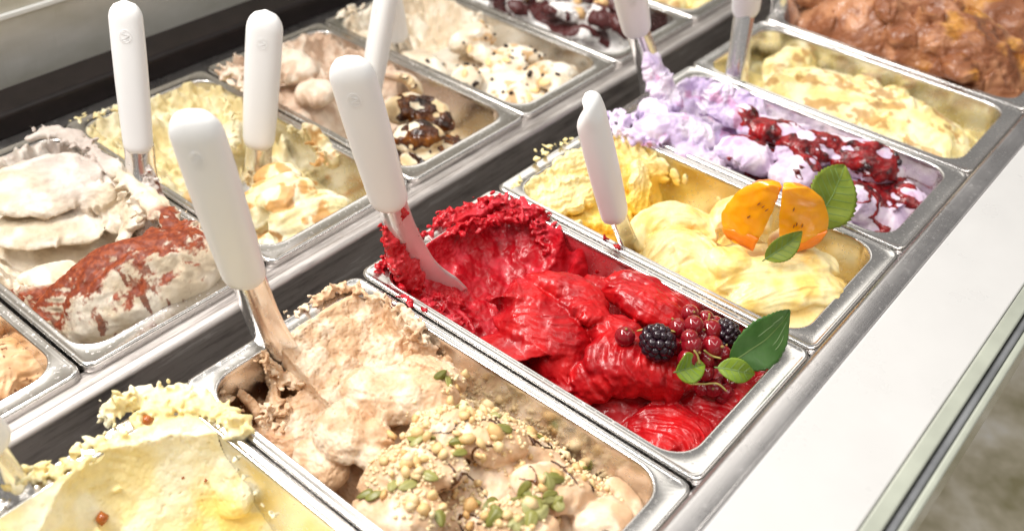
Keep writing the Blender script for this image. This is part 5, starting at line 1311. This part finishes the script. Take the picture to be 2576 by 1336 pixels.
currants('cluster of dark redcurrants heaped beside the blackberry', (0.3010, 0.0737, 0.0000), cl, [[(0.2649, 0.1119, 0.0120), (0.2704, 0.0984, 0.0200), (0.2792, 0.0854, 0.0180)], [(0.3054, 0.0726, 0.0180), (0.3068, 0.0729, 0.0240), (0.3070, 0.0741, 0.0260)], [(0.2632, 0.0610, 0.0260), (0.2637, 0.0571, 0.0220), (0.2634, 0.0540, 0.0160)], [(0.2745, 0.0580, 0.0200), (0.2812, 0.0535, 0.0120), (0.2858, 0.0470, 0.0100)]])
currants('single redcurrant lying on the red fold left of the blackberries', (0.2611, 0.1186, 0.0040), [((0.2540, 0.1149, 0.0120), .0082)], [])
currants('small redcurrant sprig hanging below the curled leaf', (0.2781, 0.0461, -0.0150), [((0.2738, 0.0523, -0.0160), .0066), ((0.2782, 0.0446, -0.0140), .0076), ((0.2846, 0.0370, -0.0180), .0062), ((0.2943, 0.0394, -0.0160), .0066), ((0.2780, 0.0536, -0.0040), .0070), ((0.2828, 0.0381, -0.0240), .0050)], [[(0.2586, 0.0571, -0.0040), (0.2665, 0.0485, -0.0040), (0.2741, 0.0408, -0.0040), (0.2778, 0.0330, -0.0100)]])

def leaf_mat(name, dark, light):
    m, t, b = nm(name)
    n = link_noise(t, 60, 4, .6); r = ramp(t, n.outputs[0], [(.3, dark), (.7, light)])
    t.links.new(r.outputs[0], b.inputs['Base Color']); b.inputs['Roughness'].default_value = .36
    b.inputs['Specular IOR Level'].default_value = .4
    b.inputs['Transmission Weight'].default_value = 0
    b.inputs['Subsurface Weight'].default_value = .12; b.inputs['Subsurface Radius'].default_value = (.002, .004, .001); b.inputs['Subsurface Scale'].default_value = 1
    bump(t, b, link_noise(t, 300, 4, .6).outputs[0], .25, .0006)
    return m
M_LEAF = leaf_mat('deep_green_leaf', (.035, .105, .018), (.070, .165, .040))
M_LEAFY = leaf_mat('olive_green_leaf', (.105, .150, .010), (.185, .225, .022))
M_LEAFB = leaf_mat('bright_green_leaf', (.110, .190, .010), (.190, .280, .022))
M_VEIN = plain('leaf_vein', (.14, .22, .06), .5)
M_VEIND = plain('pale_slit', (.20, .30, .13), .5)
def leaf(label, base, tip, w, nrm, mat, fold=.25, bend=.08, curl=0.0, serr=.05, roll_tip=0.0, veins=6, slits=False, seed=1):
    """serrated leaf with a keeled midrib, thickness, bend and side veins"""
    base = np.array(base); tip = np.array(tip); L_ = np.linalg.norm(tip - base)
    root = tag(empty('leaf', tuple(base)), label, 'leaf', 'leaves garnishing the gelato')
    z = (tip - base) / L_; n0 = np.array(nrm, float); n0 -= n0.dot(z) * z; n0 /= np.linalg.norm(n0); x0 = np.cross(n0, z)
    def pt(u, s, lift=0.0):
        u_ = u; u = min(max(u, 0.0), 1.0)
        wd = w * (np.sin(np.pi * u ** .85) ** .75) * (1 - .25 * u)
        ang = roll_tip * u
        x = x0 * math.cos(ang) + n0 * math.sin(ang); n = n0 * math.cos(ang) - x0 * math.sin(ang)
        a = s * wd
        zz = abs(s) * wd * fold - curl * (s * s) * wd
        return z * u_ * L_ + x * a + n * (zz + bend * L_ * math.sin(np.pi * u) - .06 * L_ * u * u + .02 * w * math.sin(u * 17 + s * 4) + lift)
    U, Sx = 56, 14
    top = []; 
    for i in range(U + 1):
        u = .004 + .992 * i / U
        for j in range(Sx + 1):
            s = -1 + 2 * j / Sx
            if abs(s) == 1: s *= 1 + serr * ((i % 4) / 3 - .5)
            top.append(pt(u, s))
    top = np.array(top); N = len(top); n = n0
    bot = top - n * .0005
    f = []
    for i in range(U):
        for j in range(Sx):
            a = i * (Sx + 1) + j
            f.append((a, a + 1, a + Sx + 2, a + Sx + 1)); f.append((a + N, a + Sx + 1 + N, a + Sx + 2 + N, a + 1 + N))
    for i in range(U):
        a = i * (Sx + 1); f.append((a, a + Sx + 1, a + Sx + 1 + N, a + N)); b2 = a + Sx; f.append((b2, b2 + N, b2 + Sx + 1 + N, b2 + Sx + 1))
    mesh_obj('blade', np.vstack([top, bot]), f, mat, root)
    mid = [pt(u, 0, .0002) for u in np.linspace(-.10, .97, 14)]
    v, ff = ribbon(mid, [.0007, .0005, .0002], .0003, taper=(.05, .1), rag=.05, n=24, m=8, up=tuple(n0)); mesh_obj('midrib', v, ff, M_VEIN, root)
    for k in range(veins):
        for sgn in (-1, 1):
            u0 = .10 + .72 * k / max(veins, 1)
            pts = [pt(min(u0 + .14 * q, .97), sgn * q * .86, .00012) for q in (0, .35, .7, 1)]
            v, ff = ribbon(pts, [.0004, .0002], .00022, taper=(.1, .3), rag=.05, n=12, m=6, up=tuple(n0)); mesh_obj('vein', v, ff, M_VEIN, root)
    if slits:
        for u0, u1, s in ((.50, .86, -.36), (.50, .72, -.58), (.38, .66, .34), (.62, .84, .42)):
            v, ff = ribbon([pt(u, s, .0003) for u in np.linspace(u0, u1, 5)], .0004, .0002, taper=(.3, .3), n=12, m=6, up=tuple(n0)); mesh_obj('slit_edge', v, ff, M_VEIND, root)
    return root
CAMN = (-.60, -.44, .68)
leaf('long dark green leaf standing behind the redcurrants', (0.2930, 0.0419, 0.0040), (0.3579, 0.0263, 0.0240), .0230, (-.35, -.75, .60), M_LEAF, fold=.20, bend=.09, serr=.06, veins=0, slits=True, roll_tip=.25)
leaf('small bright green curled leaf left of the hanging currant sprig', (0.2478, 0.0645, 0.0120), (0.2726, 0.0531, 0.0100), .0130, (-.3, -.85, .45), M_LEAFB, fold=.55, bend=.02, curl=.2, roll_tip=-.9, veins=4)
leaf('small bright green leaf folded below the long leaf', (0.2791, 0.0457, 0.0060), (0.3011, 0.0229, -0.0020), .0105, (-.1, -.6, .75), M_LEAFB, fold=.45, bend=.12, curl=.2, roll_tip=.5, veins=4)
leaf('broad serrated olive leaf behind the orange fruit wedges', (0.4809, 0.0693, 0.0200), (0.5468, 0.0755, 0.0520), .0285, (-.62, -.62, .30), M_LEAFY, fold=.18, bend=.07, serr=.08, veins=7, roll_tip=-.25)
leaf('narrow olive leaf folded in front of the right fruit wedge', (0.4101, 0.0784, 0.0180), (0.4443, 0.0640, 0.0360), .0120, (-.40, -.60, .70), M_LEAFY, fold=.40, bend=.06, serr=.04, veins=5, roll_tip=.3)

# persimmon wedges
M_FLESH, t_, b_ = nm('persimmon_flesh')
tc_ = t_.nodes.new('ShaderNodeTexCoord'); n_ = link_noise(t_, 70, 4, .6, 'Object', (1, 1, .35)); r_ = ramp(t_, n_.outputs[0], [(.25, (.92, .33, .002)), (.5, (.95, .38, .003)), (.8, (.97, .44, .010))])
t_.links.new(r_.outputs[0], b_.inputs['Base Color']); b_.inputs['Roughness'].default_value = .24; b_.inputs['Coat Weight'].default_value = .25
b_.inputs['Subsurface Weight'].default_value = .3; b_.inputs['Subsurface Radius'].default_value = (.008, .004, .001); b_.inputs['Subsurface Scale'].default_value = 1
bump(t_, b_, n_.outputs[0], .2, .0008)
M_SKIN = plain('persimmon_skin', (.86, .22, .008), .28, coat=.3, nscale=50, var=.2)
M_SEED = plain('seed_slit', (.20, .045, .004), .4)
def wedge(label, base, up, face, ht, wd, dp, sgn, seed):
    """a quarter of fruit standing on its end: two cut faces meeting in a front edge, skin at the back, the end cut flat"""
    root = tag(empty('persimmon_wedge', base), label, 'fruit', 'orange fruit wedges on the yellow gelato')
    z = np.array(up, float); z /= np.linalg.norm(z); B = basis(z, face)      # x looks out of the broad cut face
    F, U, K = [], 40, 22
    def prof(u):   # (straight inner edge, round outer edge) at height u: full below, drawn to a tip
        o_ = wd * (max(0.0, 1 - abs((u - .30) / .72) ** 2.6) if u > .30 else 1 - ((.30 - u) / .52) ** 2 * 1.9) ** .62
        return (-sgn * .30 * wd * (1 - .75 * u ** 2), sgn * o_ * 1.15)
    rings = []
    for i in range(U + 1):
        u = i / U * .985; ya, yb = prof(u); ring = []; wid = abs(yb - ya)
        if sgn < 0: ya, yb = yb, ya
        for j in range(K):
            k = j / (K - 1)
            ring.append((.0003 * math.sin(u * 20 + k * 7) + .0034 * math.sin(math.pi * k) ** .6, ya + (yb - ya) * k, u * ht))
        for j in range(1, K - 1):
            k = 1 - j / (K - 1)
            kk = k if sgn > 0 else 1 - k
            dep = dp * (wid / (1.45 * wd)) * (min(1, kk / .28) ** .8 if kk < .28 else math.sqrt(max(0, 1 - ((kk - .28) / .72) ** 2)))
            ring.append((-dep, ya + (yb - ya) * k, u * ht))
        rings.append(ring)
    n = len(rings[0]); v = np.array([q for r in rings for q in r])
    v += .0006 * np.stack([fbm(v, 90, 2, seed), fbm(v, 90, 2, seed + 1), fbm(v, 90, 2, seed + 2)], -1)
    v = v @ B.T
    fl, sk = [], []
    for i in range(U):
        for j in range(n):
            k = (j + 1) % n; q = (i * n + j, i * n + k, (i + 1) * n + k, (i + 1) * n + j)
            (fl if j < K - 1 else sk).append(q)
    fl.append(tuple(U * n + j for j in range(n))); sk.append(tuple(range(n - 1, -1, -1)))
    def sub(fs):
        ids = sorted({i for q in fs for i in q}); mp = {a: b for b, a in enumerate(ids)}
        return v[ids], [tuple(mp[i] for i in q) for q in fs]
    mesh_obj('flesh', *sub(fl), M_FLESH, root); mesh_obj('skin', *sub(sk), M_SKIN, root)
    # skin showing as a cap at the lower end of the cut face
    cap = []
    for u, e, c0_, c1_ in ((-.004, .0004, 0, 1), (.05, .0012, 0, 1), (.10, .0012, .02 if sgn < 0 else .30, .98), (.20, .0006, .02 if sgn < 0 else .70, .40 if sgn < 0 else .985)):
        ya, yb = prof(max(u, 0))
        cap.append([(.0030 + e - .0010 * abs(2 * k - 1), ya + (yb - ya) * (c0_ + (c1_ - c0_) * k), u * ht) for k in np.linspace(0, 1, 12)])
    capb = [[(x - .0040, y, zz) for x, y, zz in r] for r in cap]
    vv, ff = loft([a_ + b_[::-1] for a_, b_ in zip(cap, capb)])
    if sgn < 0: ff = [tuple(reversed(q)) for q in ff]
    mesh_obj('skin_cap', np.array(vv) @ B.T, ff, M_SKIN, root)
    rr = np.random.default_rng(seed)
    for i in range(4):
        y0, u0 = sgn * rr.uniform(.0, .5) * wd, rr.uniform(.32, .66)
        x0 = .0036
        q = [np.array((x0, y0, u0 * ht)), np.array((x0 + .0003, y0 + .0008, (u0 + .03) * ht)), np.array((x0, y0 + .0016, (u0 + .06) * ht))]
        vv, ff = ribbon([B @ p for p in q], [.0002, .0006, .0002], .0004, rag=.2, n=12, m=8, up=tuple(B[:, 0])); mesh_obj('seed_slit', vv, ff, M_SEED, root)
    return root
wedge('left orange persimmon wedge with its cut face turned left', (0.4255, 0.1048, 0.0100), (.19, -.18, .94), (-.88, -.32, .30), .066, .0270, .026, -1, 7)
wedge('right orange persimmon wedge with its cut face to the viewer', (0.4472, 0.0718, 0.0100), (-.16, .22, .95), (-.74, -.56, .34), .068, .0300, .024, 1, 12)

# pumpkin seeds and nut crumbs on the hazelnut gelato
M_PSEED, t_, b_ = nm('pumpkin_seed')
oi_ = t_.nodes.new('ShaderNodeObjectInfo'); r_ = ramp(t_, oi_.outputs['Random'], [(0, (.20, .20, .035)), (.5, (.32, .31, .07)), (1, (.46, .44, .18))])
n_ = link_noise(t_, 200, 3, .6); mx_ = t_.nodes.new('ShaderNodeMix'); mx_.data_type = 'RGBA'; mx_.blend_type = 'MULTIPLY'; mx_.inputs[0].default_value = .5
t_.links.new(r_.outputs[0], mx_.inputs[6]); t_.links.new(n_.outputs[0], mx_.inputs[7]); t_.links.new(mx_.outputs[2], b_.inputs['Base Color']); b_.inputs['Roughness'].default_value = .38
M_NUT, t_, b_ = nm('roasted_nut')
oi_ = t_.nodes.new('ShaderNodeObjectInfo'); r_ = ramp(t_, oi_.outputs['Random'], [(0, (.70, .42, .16)), (.5, (.82, .58, .28)), (1, (.90, .72, .44))])
n_ = link_noise(t_, 240, 3, .6); mx_ = t_.nodes.new('ShaderNodeMix'); mx_.data_type = 'RGBA'; mx_.blend_type = 'MULTIPLY'; mx_.inputs[0].default_value = .2
t_.links.new(r_.outputs[0], mx_.inputs[6]); t_.links.new(n_.outputs[0], mx_.inputs[7]); t_.links.new(mx_.outputs[2], b_.inputs['Base Color']); b_.inputs['Roughness'].default_value = .5
def me_from(name, v, f, mat, smooth=True):
    me = bpy.data.meshes.new(name); fill(me, v, np.asarray(f)); me.materials.append(mat)
    if smooth: me.polygons.foreach_set('use_smooth', [True] * len(me.polygons))
    return me
_i2 = None
def rockmesh(seed, mat):
    v, f = ico1(); r = np.random.default_rng(seed)
    for _ in range(5):      # chopped facets
        d = r.normal(size=3); d /= np.linalg.norm(d); h = r.uniform(.30, .65)
        v = v - np.clip(v @ d - h, 0, 9)[:, None] * d * .9
    v = v * (1 + r.uniform(-.16, .20, (len(v), 1))) * r.uniform(.7, 1.35, 3)
    return me_from('nut_crumb', v, f, mat, False)
NUTS = [rockmesh(s, M_NUT) for s in range(9)]
sv, sf = ico()
tp = np.clip((sv[:, 0] + 1) / 2, 0, 1)
SEED = me_from('pumpkin_seed', np.stack([sv[:, 0] * 1.0, sv[:, 1] * (.62 - .20 * sv[:, 0]), sv[:, 2] * .26 * (1 + .3 * np.cos(sv[:, 1] * 5))], -1), sf, M_PSEED)
def lay(me, name, p, n, s, seed, lift=.3, spin=None):
    r = np.random.default_rng(seed)
    n = n + r.normal(size=3) * .18; n /= np.linalg.norm(n)
    B = basis(n, (math.cos(spin if spin is not None else r.uniform(0, 6.28)), math.sin(spin if spin is not None else r.uniform(0, 6.28)), .1))
    o = bpy.data.objects.new(name, me); COL.objects.link(o)
    M = Matrix([[*(B[i] * s), p[i] + n[i] * s * lift] for i in range(3)] + [[0, 0, 0, 1]])
    o.matrix_world = M
    return o
g = G_HAZ
top_ = lambda n: sst(.15, .6, n[:, 2])
def front_zone(w, n, l): return top_(n) * sst(.185, .150, l[:, 1] + .02 * fbm(l, 25, 2, 9)) * sst(.10, .4, .5 + fbm(l, 22, 3, 14)) * sst(.052, .070, l[:, 1] + .25 * np.abs(l[:, 0] - .09)) * sst(.018, .030, l[:, 0])
pp_, nn_ = g.scatter(290, front_zone, 5)
for i in range(290):
    s = random.uniform(.0016, .0044) if i > 60 else random.uniform(.0040, .0066)
    o = lay(NUTS[i % 9], 'nut_crumb', pp_[i], nn_[i], s, i, .35)
    tag(o, 'pale roasted nut crumb scattered on the hazelnut gelato', 'nut', 'nut crumbs on the hazelnut gelato')
# finest crumbs, uncountable
def fine_zone(w, n, l): return np.maximum(front_zone(w, n, l), 1.6 * top_(n) * sst(.012, .004, PW - MX - l[:, 0] - .010) * sst(.215, .19, l[:, 1]) * sst(.05, .08, l[:, 1]))
pf_, nf_ = g.scatter(1500, fine_zone, 6)
iv, if_ = ico1()
so = Soup(); rr = np.random.default_rng(2)
for p, n in zip(pf_, nf_):
    s = rr.uniform(.0008, .0019)
    q = iv * rr.uniform(.6, 1.2, (len(iv), 1)) * s
    so.add(q + p + n * s * .4, if_)
mesh_obj('nut_dust', so.verts(), so.f, M_NUT, None, False)
tag(bpy.data.objects['nut_dust'], 'fine nut crumbs strewn over the hazelnut gelato', 'nut crumbs', kind='stuff')
ps_, ns_ = g.scatter(62, lambda w, n, l: front_zone(w, n, l) * (.35 + 2.5 * np.exp(-((l[:, 0] - .085) / .03) ** 2 - ((l[:, 1] - .055) / .03) ** 2)), 9)
for i in range(62):
    o = lay(SEED, 'pumpkin_seed', ps_[i], ns_[i], random.uniform(.0058, .0074), 500 + i, .22)
    tag(o, 'green pumpkin seed scattered on the hazelnut gelato', 'seed', 'pumpkin seeds on the hazelnut gelato')
# caramel threads
q = g.co
pat = np.abs(fbm(np.stack([q[:, 0] * .9, q[:, 1] * .5, q[:, 2]], -1), 34, 2, 47))
zone = sst(.17, .14, q[:, 1]) * sst(-.05, .25, fbm(q, 16, 2, 3) + .35 * sst(.11, .15, q[:, 0]))
th = (.085 - pat) * .012 * zone - .0003
th = np.where(g.no[:, 2] < -.1, -.001, th)
m_, t_, b_ = nm('brown_caramel')
n_ = link_noise(t_, 60, 3, .6); r_ = ramp(t_, n_.outputs[0], [(.35, (.030, .010, .004)), (.7, (.13, .045, .010))])
t_.links.new(r_.outputs[0], b_.inputs['Base Color']); b_.inputs['Roughness'].default_value = .10
g.film('caramel_sauce', th, m_)['label'] = 'thin dark brown caramel threads'

# chocolate chips
M_CHIP = plain('dark_chocolate_chip', (.018, .007, .005), .35, nscale=200, var=.3)
CHIP = [rockmesh(40 + s, M_CHIP) for s in range(3)]
pc_, nc_ = G_CHIP.scatter(80, lambda w, n, l: top_(n) * sst(.185, .15, l[:, 1]) * (.4 + np.exp(-((l[:, 0] - .10) / .04) ** 2 - ((l[:, 1] - .13) / .04) ** 2)), 3)
for i in range(80):
    tag(lay(CHIP[i % 3], 'chocolate_chip', pc_[i], nc_[i], random.uniform(.0022, .0042), 900 + i, .3), 'dark chocolate chip scattered on the ivory gelato', 'chocolate', 'chocolate chips on the ivory gelato')
# almond flakes among the chips
M_ALM = plain('almond_flake', (.82, .58, .28), .5, nscale=100, var=.2)
pc_, nc_ = G_CHIP.scatter(36, lambda w, n, l: top_(n) * sst(.185, .15, l[:, 1]), 8)
ALM = me_from('almond_flake', np.stack([sv[:, 0], sv[:, 1] * .6, sv[:, 2] * .2], -1), sf, M_ALM)
for i in range(36):
    tag(lay(ALM, 'almond_flake', pc_[i], nc_[i], random.uniform(.004, .0075), 1200 + i, .2), 'pale almond flake among the chocolate chips', 'almond', 'almond flakes on the ivory gelato')
# hazelnuts and white chunks on the chocolate shell
M_HNUT = plain('hazelnut', (.74, .47, .22), .45, nscale=120, var=.2, bs=.3)
M_WCH = plain('white_chunk', (.86, .82, .74), .5, nscale=120, var=.05)
HN = me_from('hazelnut', sv * (1 + .10 * fbm(sv, 1.4, 2, 3))[:, None] * np.array((1, 1, .8)), sf, M_HNUT)
WC = rockmesh(77, M_WCH)
pc_, nc_ = G_SHELL.scatter(26, lambda w, n, l: top_(n) * sst(.24, .2, l[:, 1]), 5)
for i in range(26):
    if i % 5 < 3: tag(lay(HN, 'hazelnut', pc_[i], nc_[i], random.uniform(.006, .0095), 1300 + i, .4), 'roasted hazelnut on the dark chocolate shell', 'nut', 'hazelnuts on the chocolate shell')
    else: tag(lay(WC, 'white_chocolate_chunk', pc_[i], nc_[i], random.uniform(.005, .008), 1300 + i, .4), 'white chunk on the dark chocolate shell', 'chocolate', 'white chunks on the chocolate shell')
# berries sunk in the sauce of the lilac gelato
pc_, nc_ = G_LIL.scatter(9, lambda w, n, l: top_(n) * (np.exp(-((l[:, 0] - .11) / .03) ** 2 - ((l[:, 1] - .09) / .03) ** 2) + np.exp(-((l[:, 0] - .12) / .02) ** 2 - ((l[:, 1] - .19) / .02) ** 2)), 5)
BL = me_from('sauce_berry', sv * (1 + .12 * fbm(sv, 2.4, 2, 5))[:, None], sf, M_BLACKB)
for i in range(9):
    tag(lay(BL, 'sauce_berry', pc_[i], nc_[i], random.uniform(.0030, .0048), 1500 + i, -.15), 'dark berry sunk in the red sauce of the lilac gelato', 'berry', 'berries in the lilac gelato sauce')
# candied bits in the yellow vanilla
M_AMB = plain('amber_fruit_bit', (.36, .09, .012), .22, coat=.4, nscale=90, var=.4)
for px, s, lb in (((-0.0346, 0.3168, -0.0580), .0040, 'large glossy amber candied bit in the yellow vanilla'), ((-0.0266, 0.2729, -0.0350), .0016, 'tiny brown bit right of the candied one in the vanilla'), ((-0.0372, 0.2832, -0.0500), .0018, 'small brown bit below the candied one in the vanilla'), ((-0.0925, 0.2973, -0.0450), .0050, 'amber candied bit at the bottom edge of the vanilla')):
    me = rockmesh(int(s * 1e5), M_AMB); me.name = 'candied_bit'
    # rest the bit on the surface found below it
    l = np.array(px) - G_VAN.o; i = np.argmin(((G_VAN.co[:, :2] - l[:2]) ** 2).sum(1))
    tag(lay(me, 'candied_bit', G_VAN.co[i] + G_VAN.o, G_VAN.no[i], s, 7, .2), lb, 'candied fruit')
